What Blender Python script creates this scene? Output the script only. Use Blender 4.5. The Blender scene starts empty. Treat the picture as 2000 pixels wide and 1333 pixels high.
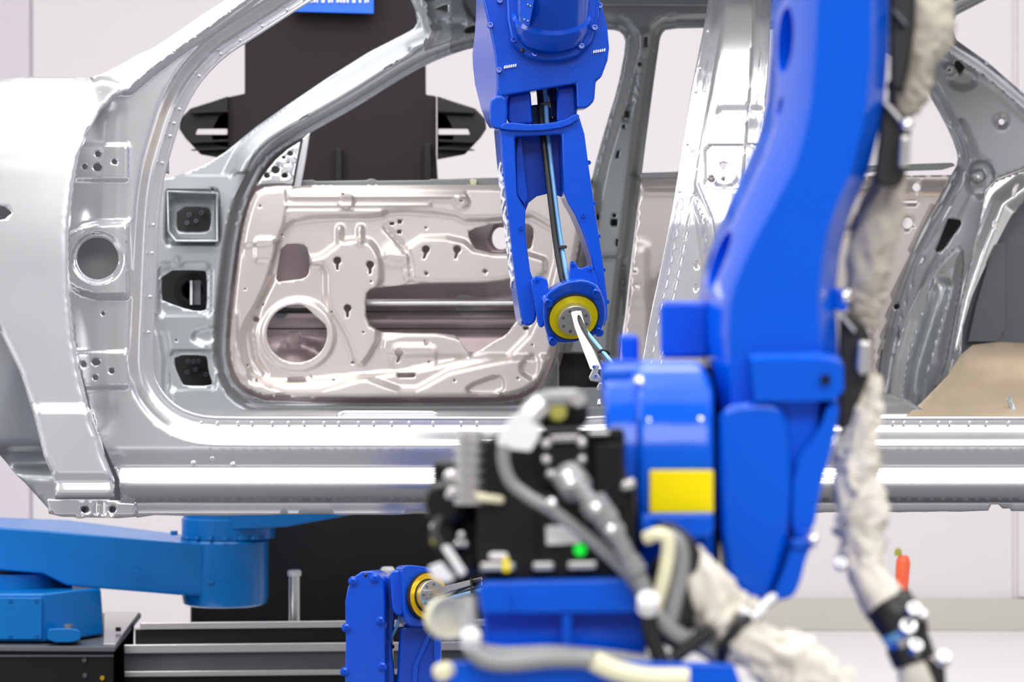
import bpy, math, random
import numpy as np
from mathutils import Vector, Matrix
from mathutils import noise
from mathutils.geometry import delaunay_2d_cdt

random.seed(7); np.random.seed(7)
sc = bpy.context.scene
COL = sc.collection
PI = math.pi
H = 1.5                      # camera height above the floor

# ---------------------------------------------------------------- camera, world, lights, exposure
cam_d = bpy.data.cameras.new('camera')
cam = bpy.data.objects.new('camera', cam_d); COL.objects.link(cam)
cam.location = (0, -5, H); cam.rotation_euler = (PI/2, 0, 0)
cam_d.lens = 90; cam_d.sensor_width = 36; cam_d.clip_start = 0.05; cam_d.clip_end = 100
cam_d.dof.use_dof = True; cam_d.dof.focus_distance = 4.42; cam_d.dof.aperture_fstop = 9.0
sc.camera = cam
w = bpy.data.worlds.new('hall_light'); sc.world = w; w.use_nodes = True
bg = w.node_tree.nodes['Background']
bg.inputs[0].default_value = (1.0, 0.965, 0.985, 1); bg.inputs[1].default_value = 0.27
sc.view_settings.view_transform = 'Standard'; sc.view_settings.look = 'None'
sc.view_settings.exposure = 0.38; sc.view_settings.gamma = 1.0
sc.view_settings.use_curve_mapping = False

def area(name, loc, target, sx, sy, power, col=(1, 1, 1)):
    l = bpy.data.lights.new(name, 'AREA'); l.shape = 'RECTANGLE'; l.size = sx; l.size_y = sy
    l.energy = power; l.color = col
    o = bpy.data.objects.new(name, l); COL.objects.link(o); o.location = loc
    o.rotation_euler = (Vector(target) - Vector(loc)).to_track_quat('-Z', 'Y').to_euler()
    return o
area('overhead_fill_panel', (0, -.4, 5.6), (0, -.4, 0), 11.0, 8.8, 470, (1, .985, .985))       # unseen overhead panel, added to whiten upward-facing surfaces
area('hall_light_strip', (0.4, -0.35, 5.2), (0.4, -0.3, 0), 7.0, 0.35, 70, (1, .99, .97))
area('hall_softbox', (0.8, -7.2, 4.4), (0, 0.2, 1.3), 5.0, 1.6, 150, (1, .99, .98))
area('hall_softbox', (-4.2, -2.2, 2.9), (0, -1.0, 1.3), 1.2, 2.6, 60, (.96, .98, 1))
area('hall_softbox', (0.2, 5.6, 5.2), (0, 7.4, 0), 10.0, 1.4, 46, (1, .97, .98))  # unseen lamp added to brighten the far floor and wall

for i_, x_ in enumerate((-2.6, -1.3, 0.0, 1.2, 2.5)):
    area('hall_spot', (x_, -2.9+.25*(i_ % 2), 4.9), (x_*.5, -1.0, 1.3), .13, .13, 16, (1, .97, .93))
# ---------------------------------------------------------------- helpers
def W(px, py, d):
    """a point seen at (px, py) of the 2000x1333 photograph, d metres from the lens plane"""
    k = d / 5000.0
    return (float((px - 1000) * k), float(d - 5), float(H + (666.5 - py) * k))

def tag(o, label=None, cat=None, group=None, kind=None):
    if label: o['label'] = label
    if cat: o['category'] = cat
    if group: o['group'] = group
    if kind: o['kind'] = kind
    return o

def thing(name, base, label, cat, group=None):
    o = bpy.data.objects.new(name, None); COL.objects.link(o)
    o.location = base; o.empty_display_size = .05
    return tag(o, label, cat, group)

def base_of(p):
    b = Vector((0, 0, 0))
    while p is not None:
        b = b + p.location; p = p.parent
    return b

def finish(name, verts, faces, mat, parent=None, bevel=0, seg=2, smooth=35, solid=0, sub=0, fix=True):
    b = base_of(parent)
    me = bpy.data.meshes.new(name)
    me.from_pydata([(v[0]-b.x, v[1]-b.y, v[2]-b.z) for v in verts], [], faces)
    me.materials.append(mat); me.validate()
    if fix:
        import bmesh
        bm = bmesh.new(); bm.from_mesh(me)
        bmesh.ops.remove_doubles(bm, verts=bm.verts, dist=1e-6)
        bmesh.ops.recalc_face_normals(bm, faces=bm.faces); bm.to_mesh(me); bm.free()
    if smooth:
        me.polygons.foreach_set('use_smooth', [True]*len(me.polygons))
        me.set_sharp_from_angle(angle=math.radians(smooth))
    o = bpy.data.objects.new(name, me); COL.objects.link(o)
    if parent: o.parent = parent
    if sub:
        m = o.modifiers.new('s', 'SUBSURF'); m.levels = sub; m.render_levels = sub
    if solid:
        m = o.modifiers.new('t', 'SOLIDIFY'); m.thickness = abs(solid); m.offset = -1 if solid > 0 else 1
    if bevel:
        m = o.modifiers.new('b', 'BEVEL'); m.width = bevel; m.segments = seg
        m.limit_method = 'ANGLE'; m.angle_limit = math.radians(32); m.harden_normals = True
    return o

def chaikin(p, n=2, closed=True):
    p = [tuple(q) for q in p]
    for _ in range(n):
        out = []; L = len(p)
        if not closed: out.append(p[0])
        for i in range(L if closed else L-1):
            a = p[i]; b = p[(i+1) % L]
            out.append(tuple(a[k]*.75+b[k]*.25 for k in range(len(a))))
            out.append(tuple(a[k]*.25+b[k]*.75 for k in range(len(a))))
        if not closed: out.append(p[-1])
        p = out
    return p

def resamp(p, step, closed=True):
    out = []; L = len(p)
    for i in range(L if closed else L-1):
        a = p[i]; b = p[(i+1) % L]
        n = max(1, int(round(math.hypot(b[0]-a[0], b[1]-a[1])/step)))
        for k in range(n):
            t = k/n; out.append(tuple(a[j]*(1-t)+b[j]*t for j in range(len(a))))
    if not closed: out.append(p[-1])
    return out

def ell(cx, cy, rx, ry=None, n=20, rot=0):
    ry = rx if ry is None else ry
    c, s = math.cos(rot), math.sin(rot)
    return [(cx+rx*math.cos(a)*c-ry*math.sin(a)*s, cy+rx*math.cos(a)*s+ry*math.sin(a)*c)
            for a in [2*PI*i/n for i in range(n)]]
def rect(x0, y0, x1, y1): return [(x0, y0), (x1, y0), (x1, y1), (x0, y1)]
def rrect(x0, y0, x1, y1, r, n=4):
    out = []
    for cx, cy, a0 in ((x1-r, y0+r, -PI/2), (x1-r, y1-r, 0), (x0+r, y1-r, PI/2), (x0+r, y0+r, PI)):
        for i in range(n+1):
            a = a0+PI/2*i/n; out.append((cx+r*math.cos(a), cy+r*math.sin(a)))
    return out
def keyhole(cx, cy, r=7.5, sl=11, w_=2.6, lean=0.0):
    pts = []
    a0 = math.asin(w_/r)
    for i in range(15):
        a = PI/2 + a0 + (2*PI-2*a0)*i/14
        pts.append((cx+r*math.cos(a), cy+r*math.sin(a)))
    pts += [(cx+w_-lean, cy+r+sl), (cx-w_-lean, cy+r+sl)]
    return pts

def segs(P): 
    P = np.array([(q[0], q[1]) for q in P], float); return P, np.roll(P, -1, 0)
def dist_seg(X, Y, A, B):
    D = np.full(X.shape, 1e9)
    for (ax, ay), (bx, by) in zip(A, B):
        vx, vy = bx-ax, by-ay; L = vx*vx+vy*vy+1e-12
        t = np.clip(((X-ax)*vx+(Y-ay)*vy)/L, 0, 1)
        D = np.minimum(D, (X-ax-t*vx)**2+(Y-ay-t*vy)**2)
    return np.sqrt(D)
def inside(X, Y, P):
    A, B = segs(P); r = np.zeros(X.shape, bool)
    for (ax, ay), (bx, by) in zip(A, B):
        if ay == by: continue
        c = ((ay > Y) != (by > Y)) & (X < (bx-ax)*(Y-ay)/(by-ay)+ax)
        r ^= c
    return r
def sd(X, Y, P):
    A, B = segs(P); d = dist_seg(X, Y, A, B)
    return np.where(inside(X, Y, P), -d, d)
def dl(X, Y, P):
    P = np.array(P, float); return dist_seg(X, Y, P[:-1], P[1:])
def sm(t):
    t = np.clip(t, 0, 1); return t*t*(3-2*t)
def plateau(X, Y, P, h, wd):      # h towards the camera, ramp width wd just outside the outline
    return -h*sm(1-sd(X, Y, P)/wd)
def ridge(X, Y, P, h, wd): return -h*np.exp(-(dl(X, Y, P)/wd)**2)

def panel(name, outline, holes, D, fn, mat, parent, step=6, extra=(), rows=None, solid=.003, ostep=8, gridok=None, smooth=50):
    """pressed sheet metal: outline with holes, relief fn(X, Y) in metres, sheet thickness solid"""
    loops = [resamp(outline, ostep)] + [resamp(h, ostep) if len(h) < 9 else h for h in holes]
    V = []; E = []
    for lp in loops:
        s = len(V); V += lp; n = len(lp); E += [(s+i, s+(i+1) % n) for i in range(n)]
    A = np.array(outline, float); x0, y0 = A.min(0); x1, y1 = A.max(0)
    gx, gy = np.meshgrid(np.arange(x0+step*.5, x1, step), np.arange(y0+step*.5, y1, step))
    gx = gx + (np.arange(gx.shape[0]) % 2)[:, None]*step*.5
    gx = gx.ravel(); gy = gy.ravel()
    if gridok is not None:
        k = gridok(gx, gy); gx = gx[k]; gy = gy[k]
    if len(extra):
        ex = np.array(extra, float); gx = np.concatenate([gx, ex[:, 0]]); gy = np.concatenate([gy, ex[:, 1]])
    ok = inside(gx, gy, loops[0])
    B_, C_ = segs(loops[0]); ok &= dist_seg(gx, gy, B_, C_) > step*.33
    for h in loops[1:]:
        hx = np.array(h)
        nb = (gx > hx[:, 0].min()-step) & (gx < hx[:, 0].max()+step) & (gy > hx[:, 1].min()-step) & (gy < hx[:, 1].max()+step) & ok
        idx = np.where(nb)[0]
        if len(idx): ok[idx] = sd(gx[idx], gy[idx], h) > step*.3
    V += list(zip(gx[ok].tolist(), gy[ok].tolist()))
    r = delaunay_2d_cdt([Vector(v) for v in V], E, [], 0, 1e-4)
    vs = np.array([(v.x, v.y) for v in r[0]]); T = np.array([tuple(f) for f in r[2] if len(f) == 3])
    c = vs[T].mean(1); keep = inside(c[:, 0], c[:, 1], loops[0])
    for h in loops[1:]: keep &= ~inside(c[:, 0], c[:, 1], h)
    T = T[keep]
    dep = D + (fn(vs[:, 0], vs[:, 1]) if fn else np.zeros(len(vs)))
    vv = [W(vs[i, 0], vs[i, 1], dep[i]) for i in range(len(vs))]
    # make all triangles face the camera
    out = []
    for t in T:
        a, b, cc = vs[t[0]], vs[t[1]], vs[t[2]]
        cr = (b[0]-a[0])*(cc[1]-a[1])-(b[1]-a[1])*(cc[0]-a[0])
        out.append((int(t[0]), int(t[2]), int(t[1])) if cr > 0 else tuple(int(q) for q in t))
    o = finish(name, vv, out, mat, parent, smooth=smooth, solid=solid, fix=False)
    import bmesh
    bm = bmesh.new(); bm.from_mesh(o.data)
    loose = [v for v in bm.verts if not v.link_faces]
    bmesh.ops.delete(bm, geom=loose, context='VERTS'); bm.to_mesh(o.data); bm.free()
    return o

def prism(name, outline, d0, d1, mat, parent=None, holes=(), shift=(0, 0), scale=1.0, bevel=.002, seg=2, smooth=35):
    """solid body between the depths d0 (front) and d1 (back)"""
    n = len(outline)
    cx = sum(p[0] for p in outline)/n; cy = sum(p[1] for p in outline)/n
    loops = [list(outline)]+[list(h) for h in holes]
    V = []; E = []; F = []
    for lp in loops:
        s = len(V); V += lp; m = len(lp); E += [(s+i, s+(i+1) % m) for i in range(m)]
    N = len(V)
    k = d0/d1
    back = [((x-cx)*scale+cx+shift[0], (y-cy)*scale+cy+shift[1]) for x, y in V]
    vv = [W(x, y, d0) for x, y in V]+[W(x, y, d1) for x, y in back]
    if holes:
        r = delaunay_2d_cdt([Vector(v) for v in V], E, [], 0, 1e-5)
        vs = [(v.x, v.y) for v in r[0]]
        org = [o_[0] for o_ in r[3]]
        for f in r[2]:
            c = np.mean([vs[i] for i in f], axis=0)
            X = np.array([c[0]]); Y = np.array([c[1]])
            if inside(X, Y, loops[0])[0] and not any(inside(X, Y, h)[0] for h in loops[1:]):
                t = [org[i] for i in f]
                F.append(tuple(t)); F.append(tuple(N+i for i in reversed(t)))
    else:
        F.append(tuple(range(n))); F.append(tuple(N+i for i in reversed(range(n))))
    for a, b in E: F.append((a, b, N+b, N+a))
    return finish(name, vv, F, mat, parent, bevel=bevel, seg=seg, smooth=smooth)

def loft(name, loops, mat, parent=None, bevel=.003, smooth=35, sub=0, seg=2, cap=True):
    n = len(loops[0]); V = []; F = []
    for lp in loops: V += [W(*p) for p in lp]
    for j in range(len(loops)-1):
        for i in range(n):
            a = j*n+i; b = j*n+(i+1) % n; F.append((a, b, b+n, a+n))
    if cap:
        F.append(tuple(range(n))); F.append(tuple((len(loops)-1)*n+i for i in reversed(range(n))))
    return finish(name, V, F, mat, parent, bevel=bevel, smooth=smooth, sub=sub, seg=seg)

def frame_of(ax):
    a = Vector(ax).normalized(); up = Vector((0, 0, 1)) if abs(a.z) < .9 else Vector((1, 0, 0))
    u = a.cross(up).normalized(); v = u.cross(a).normalized(); return a, u, v

def lathe(name, c, ax, prof, mat, parent=None, n=40, bevel=0, smooth=35, sq=1.0):
    """c=(px,py,d); prof=[(along axis, radius)...] in metres"""
    C = Vector(W(*c)); a, u, v = frame_of(ax); V = []; F = []
    for t, r in prof:
        for i in range(n):
            q = 2*PI*i/n
            V.append(C+a*t+u*(r*math.cos(q)*sq)+v*(r*math.sin(q)))
    for j in range(len(prof)-1):
        for i in range(n):
            p = j*n+i; q = j*n+(i+1) % n; F.append((p, q, q+n, p+n))
    F.append(tuple(range(n))); F.append(tuple((len(prof)-1)*n+i for i in range(n)))
    return finish(name, V, F, mat, parent, bevel=bevel, smooth=smooth)

def catmull(P, k=8):
    P = [Vector(p) for p in P]; out = []
    for i in range(len(P)-1):
        p0 = P[max(i-1, 0)]; p1 = P[i]; p2 = P[i+1]; p3 = P[min(i+2, len(P)-1)]
        for j in range(k):
            t = j/k
            out.append(.5*((2*p1)+(p2-p0)*t+(2*p0-5*p1+4*p2-p3)*t*t+(3*p1-p0-3*p2+p3)*t**3))
    out.append(P[-1]); return out

def tube(name, pts, r, mat, parent=None, n=14, k=8, wrinkle=0, smooth=60, freq=1.0):
    P = catmull([W(*p[:3]) for p in pts], k)
    R = [p[3] if len(p) > 3 else r for p in pts]
    V = []; F = []; prev = None; m = len(P); s = 0
    rnd = random.Random(int(pts[0][0]*7+pts[0][1]))
    ph = [rnd.uniform(0, 6.28) for _ in range(8)]
    for i, p in enumerate(P):
        t = (P[min(i+1, m-1)]-P[max(i-1, 0)]).normalized()
        if prev is None: _, u, v = frame_of(t)
        else:
            u = (prev-t*prev.dot(t)).normalized(); v = t.cross(u)
        prev = u
        if i: s += (P[i]-P[i-1]).length
        f = i/k; a = min(int(f), len(R)-2); rr = R[a]*(1-(f-a))+R[a+1]*(f-a)
        for j in range(n):
            q = 2*PI*j/n; g = rr
            if wrinkle:
                z = s/rr*freq
                cq, sq_ = math.cos(q), math.sin(q)
                n1 = noise.noise((cq*.8+ph[0], sq_*.8, z*.9)); n2 = noise.noise((cq*1.0, sq_*1.0+ph[1], z*1.25+1.2*n1+.5*cq))
                n3 = noise.noise((cq*1.6, sq_*1.6+ph[2], z*2.4))
                g *= 1+wrinkle*(1.3*n1+2.4*(.28-abs(n2))+.9*(.22-abs(n3)))
            V.append(p+u*(g*math.cos(q))+v*(g*math.sin(q)))
    for i in range(m-1):
        for j in range(n):
            a = i*n+j; b = i*n+(j+1) % n; F.append((a, b, b+n, a+n))
    F.append(tuple(range(n))); F.append(tuple((m-1)*n+j for j in range(n)))
    return finish(name, V, F, mat, parent, smooth=smooth)

def cut(o, cutters):
    for c in cutters:
        m = o.modifiers.new('c', 'BOOLEAN'); m.operation = 'DIFFERENCE'; m.object = c; m.solver = 'EXACT'
    # booleans before bevel
    for i in range(len(cutters)): o.modifiers.move(len(o.modifiers)-1, 0)
    dg = bpy.context.evaluated_depsgraph_get()
    me = bpy.data.meshes.new_from_object(o.evaluated_get(dg))
    o.modifiers.clear(); o.data = me
    for c in cutters: bpy.data.objects.remove(c)
    return o

# ---------------------------------------------------------------- materials
def mat(name, col, rough=.4, metal=0.0, coat=0.0, bump=0.0, bscale=40, var=0.0, vscale=6, emis=None, trans=0, spec=None):
    m = bpy.data.materials.new(name); m.use_nodes = True; nt = m.node_tree; p = nt.nodes['Principled BSDF']
    p.inputs['Base Color'].default_value = (*col, 1); p.inputs['Roughness'].default_value = rough
    p.inputs['Metallic'].default_value = metal; p.inputs['Coat Weight'].default_value = coat
    p.inputs['Coat Roughness'].default_value = .08
    if spec is not None: p.inputs['Specular IOR Level'].default_value = spec
    if trans: p.inputs['Transmission Weight'].default_value = trans
    if emis: p.inputs['Emission Color'].default_value = (*emis[0], 1); p.inputs['Emission Strength'].default_value = emis[1]
    tc = nt.nodes.new('ShaderNodeTexCoord')
    if bump:
        n = nt.nodes.new('ShaderNodeTexNoise'); n.inputs['Scale'].default_value = bscale; n.inputs['Detail'].default_value = 3
        b = nt.nodes.new('ShaderNodeBump'); b.inputs['Strength'].default_value = bump; b.inputs['Distance'].default_value = .01
        nt.links.new(tc.outputs['Object'], n.inputs['Vector']); nt.links.new(n.outputs['Fac'], b.inputs['Height'])
        nt.links.new(b.outputs['Normal'], p.inputs['Normal'])
    n2 = nt.nodes.new('ShaderNodeTexNoise'); n2.inputs['Scale'].default_value = vscale; n2.inputs['Detail'].default_value = 4
    nt.links.new(tc.outputs['Object'], n2.inputs['Vector'])
    mr = nt.nodes.new('ShaderNodeMapRange'); mr.inputs['To Min'].default_value = max(0.02, rough-.05); mr.inputs['To Max'].default_value = rough+.05
    nt.links.new(n2.outputs['Fac'], mr.inputs['Value']); nt.links.new(mr.outputs['Result'], p.inputs['Roughness'])
    if var:
        mx = nt.nodes.new('ShaderNodeMix'); mx.data_type = 'RGBA'
        mx.inputs['A'].default_value = (*[c*(1-var) for c in col], 1); mx.inputs['B'].default_value = (*[min(1, c*(1+var)) for c in col], 1)
        nt.links.new(n2.outputs['Fac'], mx.inputs['Factor']); nt.links.new(mx.outputs['Result'], p.inputs['Base Color'])
    return m

M = dict(
 silver=mat('silver_body_steel', (.80, .80, .82), .2, .8, bump=.03, bscale=9, var=.03),
 fender=mat('silver_fender_paint', (.79, .795, .815), .24, .72, coat=.4, var=.02),
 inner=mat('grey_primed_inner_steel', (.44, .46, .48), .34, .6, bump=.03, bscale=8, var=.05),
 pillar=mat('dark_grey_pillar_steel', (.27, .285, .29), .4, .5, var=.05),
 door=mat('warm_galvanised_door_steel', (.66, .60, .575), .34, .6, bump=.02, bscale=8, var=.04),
 skin=mat('door_skin_mauve_reflection', (.42, .33, .345), .35, .6, var=.08),  # pink reflections inside the door are put into the base colour
 dark=mat('dark_cavity_shade', (.016, .017, .018), .6, var=.1),  # near-black colour stands in for unlit metal inside cavities
 slate=mat('slate_bulkhead', (.13, .14, .155), .5, .2, var=.06),
 tan=mat('tan_floor_pan', (.74, .58, .40), .38, .55, var=.1, vscale=4),  # tan base colour with slight random variation
 steel=mat('machined_steel', (.62, .61, .60), .28, .95, var=.04),
 alu=mat('brushed_aluminium', (.72, .71, .70), .3, .9),
 blue=mat('royal_blue_robot_enamel', (.0, .100, .70), .13, .0, coat=.0, spec=.36, bump=.02, bscale=60, var=.06),
 bluef=mat('glossy_blue_robot_enamel', (.0, .064, .53), .17, .0, coat=.0, spec=.45, bump=.02, bscale=60, var=.05),
 azure=mat('azure_robot_enamel', (.0, .155, .50), .24, .0, spec=.35, var=.06),
 black=mat('black_machine_enamel', (.010, .010, .011), .35, .0, bump=.02, var=.1, spec=.3),
 panel=mat('charcoal_panel', (.020, .015, .018), .7, .0, var=.12, spec=.25),
 rubber=mat('black_rubber', (.012, .012, .013), .45),
 greycable=mat('grey_cable_sheath', (.28, .285, .29), .32, .1, var=.06),
 sky=mat('light_blue_hose', (.16, .40, .72), .3, .0, coat=.3),
 yellow=mat('yellow_seal_ring', (.74, .62, .0), .3, .3, bump=.05, bscale=50, var=.12, vscale=30),
 gold=mat('golden_seal_ring', (.80, .50, .01), .25, .5, var=.2, vscale=30),
 label=mat('yellow_label', (1.0, .80, .0), .5, spec=.15),
 white=mat('white_plastic', (.85, .84, .86), .4),
 cream=mat('cream_plastic', (.84, .80, .55), .35, coat=.3),
 fabric=mat('cream_sleeve_cloth', (.70, .66, .58), .8, .0, bump=.25, bscale=60, var=.12, vscale=14, spec=.2),
 tanfab=mat('tan_sleeve_cloth', (.47, .43, .36), .75, .0, bump=.2, bscale=50, var=.15, vscale=12, spec=.2),
 lettering=mat('white_lettering_and_glint', (.88, .88, .90), .45),
 signblue=mat('blue_sign_film', (.0, .13, .80), .4),
 orange=mat('orange_plastic', (.85, .13, .05), .45),
 olive=mat('olive_cap', (.35, .33, .05), .5),
 green=mat('green_pilot_lamp', (.0, .55, .03), .3, emis=((0, .8, .05), .6)),
 chrome=mat('chrome', (.9, .9, .9), .08, 1.0),
 wall=mat('pale_pinkish_wall_paint', (.79, .755, .78), .8, var=.015, vscale=.6),
 wall2=mat('lavender_wall_panel', (.71, .66, .72), .8, var=.02),
 base=mat('beige_baseboard', (.60, .58, .52), .7, var=.03),
 carpet=mat('added_dark_carpet', (.10, .10, .105), .9, var=.1),
 floor=mat('white_hall_floor', (.92, .92, .93), .4, var=.03, vscale=1.0),
)

# ---------------------------------------------------------------- room shell
def boxw(name, x0, x1, y0, y1, z0, z1, m, parent=None, bevel=0):
    V = [(x, y, z) for x in (x0, x1) for y in (y0, y1) for z in (z0, z1)]
    F = [(0, 1, 3, 2), (4, 6, 7, 5), (0, 4, 5, 1), (2, 3, 7, 6), (0, 2, 6, 4), (1, 5, 7, 3)]
    return finish(name, V, F, m, parent, bevel=bevel, smooth=0)
tag(boxw('floor', -9, 9, -7, 8.55, -.1, 0, M['floor']), 'white hall floor under the robots and car body', kind='structure')
tag(boxw('floor_added_carpet', -4.2, 4.2, -4.4, 2.2, 0, .012, M['carpet']), 'unseen dark grey carpet added under the car to keep the lower sill dark', kind='structure')  # added out of view to cut floor bounce on the sill
wb = tag(boxw('wall_back', -9, 9, 8.3, 8.5, 0, 6, M['wall']), 'pale pinkish exhibition wall behind the car body', kind='structure')
for x0, x1 in ((-9, -4.6), (-2.49, 2.6), (2.62, 9)):
    boxw('wall_panel', x0+.006, x1-.006, 8.275, 8.31, .17 if x1 > 3 else .005, 5.9, M['wall'], wb, bevel=.004)
boxw('wall_panel', -4.59, -2.50, 8.255, 8.31, .17, 5.9, M['wall2'], wb, bevel=.004)
tag(boxw('baseboard_back', .85, 9, 8.235, 8.3, 0, .165, M['base'], bevel=.006), 'beige baseboard along the foot of the back wall', kind='structure')

# ================================================================ CAR BODY
car = thing('car_body', W(900, 1010, 5.6), 'bare silver car body shell with open door apertures, fender and sill', 'car body')

FA = chaikin([(610, 0), (530, 52), (480, 84), (440, 110), (400, 150), (375, 186), (355, 228), (342, 270), (327, 320),
      (318, 360), (311, 420), (307, 500), (303, 600), (299, 680), (299, 715), (305, 742), (322, 772), (350, 797), (388, 811), (430, 815),
      (700, 815), (1000, 815), (1180, 815), (1215, 805), (1240, 775), (1255, 710), (1270, 620), (1290, 530), (1310, 430),
      (1325, 340), (1340, 240), (1355, 150), (1370, 80), (1385, 0), (1392, -80), (1370, -125), (1150, -140), (900, -130), (760, -85)], 1)
RA = chaikin([(1505, 0), (1503, 100), (1492, 250), (1480, 400), (1470, 600), (1455, 740), (1465, 790), (1500, 812), (1560, 815),
      (2200, 815), (2200, -140), (1540, -140), (1510, -80)], 1)
side_out = [(175, 152), (205, 142), (225, 137), (262, 110), (300, 93), (350, 60), (400, 25), (440, 0), (560, -80), (700, -170),
      (760, -190), (2260, -190), (2260, 982), (236, 982), (232, 935), (212, 890), (192, 850), (150, 700), (125, 500), (132, 350), (160, 230), (195, 180)]
AP1 = [(255, 178), (300, 140), (350, 103), (400, 68), (450, 32), (500, -4), (600, -75)]
RING = [(100, 480), (140, 462), (165, 449), (190, 443), (300, 440), (300, 571), (190, 573), (160, 565), (128, 545), (100, 520)]
def side_fn(X, Y):
    sF = sd(X, Y, FA); sR = sd(X, Y, RA); s = np.minimum(sF, sR)
    onB = sm((X-1225)/20)*sm((800-Y)/30)
    wdt = 34-18*onB
    z = (.032+.016*onB)*(1-sm((s-20)/wdt))+.008*sm((s-2)/14)*(1-sm((s-16)/6))
    AO_ = AP1+[(600, -250), (60, -250), (60, 178)]
    z = z-.024*(1-sm((sd(X, Y, AO_)+9)/17))
    AO = AP1+[(600, -250), (60, -250), (60, 178)]
    z = z+.0008*np.maximum(0, dl(X, Y, AP1)-9)*inside(X, Y, AO)
    z = z+.20*np.clip((440-Y)/440, 0, 2)**1.5*sm((X-700)/500)
    # hinge pillar turning in under the fender
    hp = sm((250-X)/30)*sm((Y-185)/40)*sm((860-Y)/60)
    z = z+hp*(.004+.034*np.clip((246-X)/100, 0, 1.2)**2)
    FD = sm((256-X)/12)
    z = z+plateau(X, Y, RING, .020, 14)*FD
    z = z-plateau(X, Y, ell(190, 505, 44, 44, 30), .012, 9)
    for P in ([(60, 287), (300, 287), (300, 348), (60, 348)], [(60, 695), (300, 690), (300, 752), (60, 756)]):
        z = z+plateau(X, Y, P, .005, 9)*FD
    # rocker
    yb = Y+(600-X)*.0
    z = z+.010*sm((yb-872)/46)*(1)
    z = z-.026*sm((yb-914)/32)
    z = z+.034*np.clip((yb-946)/36, 0, 1)**1.6
    # recessed hinge plate on the centre pillar
    z = z-plateau(X, Y, rrect(1380, 286, 1500, 366, 8), .010, 6)*(X > 1360)*(X < 1520)
    z = z+plateau(X, Y, rrect(1396, 308, 1436, 360, 12), .005, 5)
    # centre pillar swage widening downwards
    z = z+.02*np.exp(-(dl(X, Y, [(1408, -100), (1398, 40), (1378, 180), (1352, 300), (1346, 360), (1375, 430), (1388, 520), (1390, 700), (1380, 790)])/9)**2)
    z = z+.012*sm((Y-195)/30)*sm((260-Y)/40)*sm((X-1390)/20)*(X < 1520)
    return z
def offs(P, s, step=7):
    Q = resamp(P, step); n = len(Q); out = []
    area_ = sum(Q[i][0]*Q[(i+1) % n][1]-Q[(i+1) % n][0]*Q[i][1] for i in range(n))
    sg = 1 if area_ > 0 else -1
    for i in range(n):
        tx = Q[(i+1) % n][0]-Q[i-1][0]; ty = Q[(i+1) % n][1]-Q[i-1][1]; L = math.hypot(tx, ty)+1e-9
        out.append((Q[i][0]+sg*ty/L*s, Q[i][1]-sg*tx/L*s))
    return out
ex = []
for P in (FA, RA):
    for s in (5, 11, 16, 20, 24, 28, 33, 38, 43, 48, 54, 60):
        st = 14
        ex += [q for q in offs(P, s, 9) if q[1] > -60 and q[0] < 2100]
for y in (878, 888, 898, 906, 913, 920, 927, 934, 941, 948, 955, 962, 969, 975):
    ex += [(x, y) for x in range(170, 2240, 22)]
ex = [q for q in ex if not (q[0] > 1225 and q[1] < 792 and q[0] < 1540)]
gx_, gy_ = np.meshgrid(np.arange(1228, 1530, 5.0), np.arange(-80, 800, 5.0)); k_ = np.minimum(sd(gx_, gy_, FA), sd(gx_, gy_, RA)) > 3
exB = list(zip(gx_[k_].tolist(), gy_[k_].tolist()))
gx_, gy_ = np.meshgrid(np.arange(236, 620, 4.5), np.arange(-80, 200, 4.5)); k_ = (dl(gx_, gy_, AP1) < 34) & (np.minimum(sd(gx_, gy_, FA), 99) > 20)
ex = [q for q in ex if dl(np.array([q[0]]), np.array([q[1]]), AP1)[0] > 34]+list(zip(gx_[k_].tolist(), gy_[k_].tolist()))
for r_ in (44, 47, 50, 53, 57, 62):
    ex += [q for q in ell(190, 505, r_, r_, 64)]
ex = [q for q in ex if not (140 < q[0] < 258 and 184 < q[1] < 866)]
gx_, gy_ = np.meshgrid(np.arange(112, 258, 4.6), np.arange(186, 866, 4.6)); k_ = np.hypot(gx_-190, gy_-505) > 64
ex += exB+list(zip(gx_[k_].tolist(), gy_[k_].tolist()))
for r_ in (43.5, 46, 49, 52, 55, 58, 61): ex += ell(190, 505, r_, r_, 64)
def okgrid(x, y):
    return (~((x > 1225) & (x < 1540) & (y < 800))) & (np.minimum(sd(x, y, FA), sd(x, y, RA)) > 64) & (y < 872) | ((x < 258) & (y < 872)) & ~((x > 108) & (x < 262) & (y > 182) & (y < 870)) & ~((x > 1225) & (x < 1540) & (y < 800))
shole = [ell(190, 505, 41, 41, 40), ell(165, 326, 6, n=8), ell(191, 301, 6.5, n=8), ell(190, 327, 9, 8, n=12), ell(223, 316, 5.5, n=8),
         ell(201, 613, 4, n=8), ell(163, 712, 6, n=8), ell(187, 708, 9, 7, n=12), ell(186, 738, 6, n=8), ell(218, 725, 6, n=8),
         ell(1413, 323, 6.5, n=10), ell(1390, 350, 6.5, n=10), ell(1413, 350, 3.5, n=8),
         rect(1359, 510, 1363, 525), rect(1357, 556, 1361, 568)]
side = panel('side_panel', side_out, [FA, RA]+shole, 5.0, side_fn, M['silver'], car, step=7, extra=ex, gridok=okgrid, ostep=9, solid=.0025)
# dark cavity behind the hinge pillar
prism('cavity_liner', [(120, 260), (262, 230), (262, 800), (170, 800), (115, 600)], 5.11, 5.13, M['pillar'], car, bevel=0)
prism('seam_liner', [(196, 850), (232, 850), (262, 900), (262, 1004), (214, 1004), (214, 930)], 5.07, 5.08, M['slate'], car, bevel=0)
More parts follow.
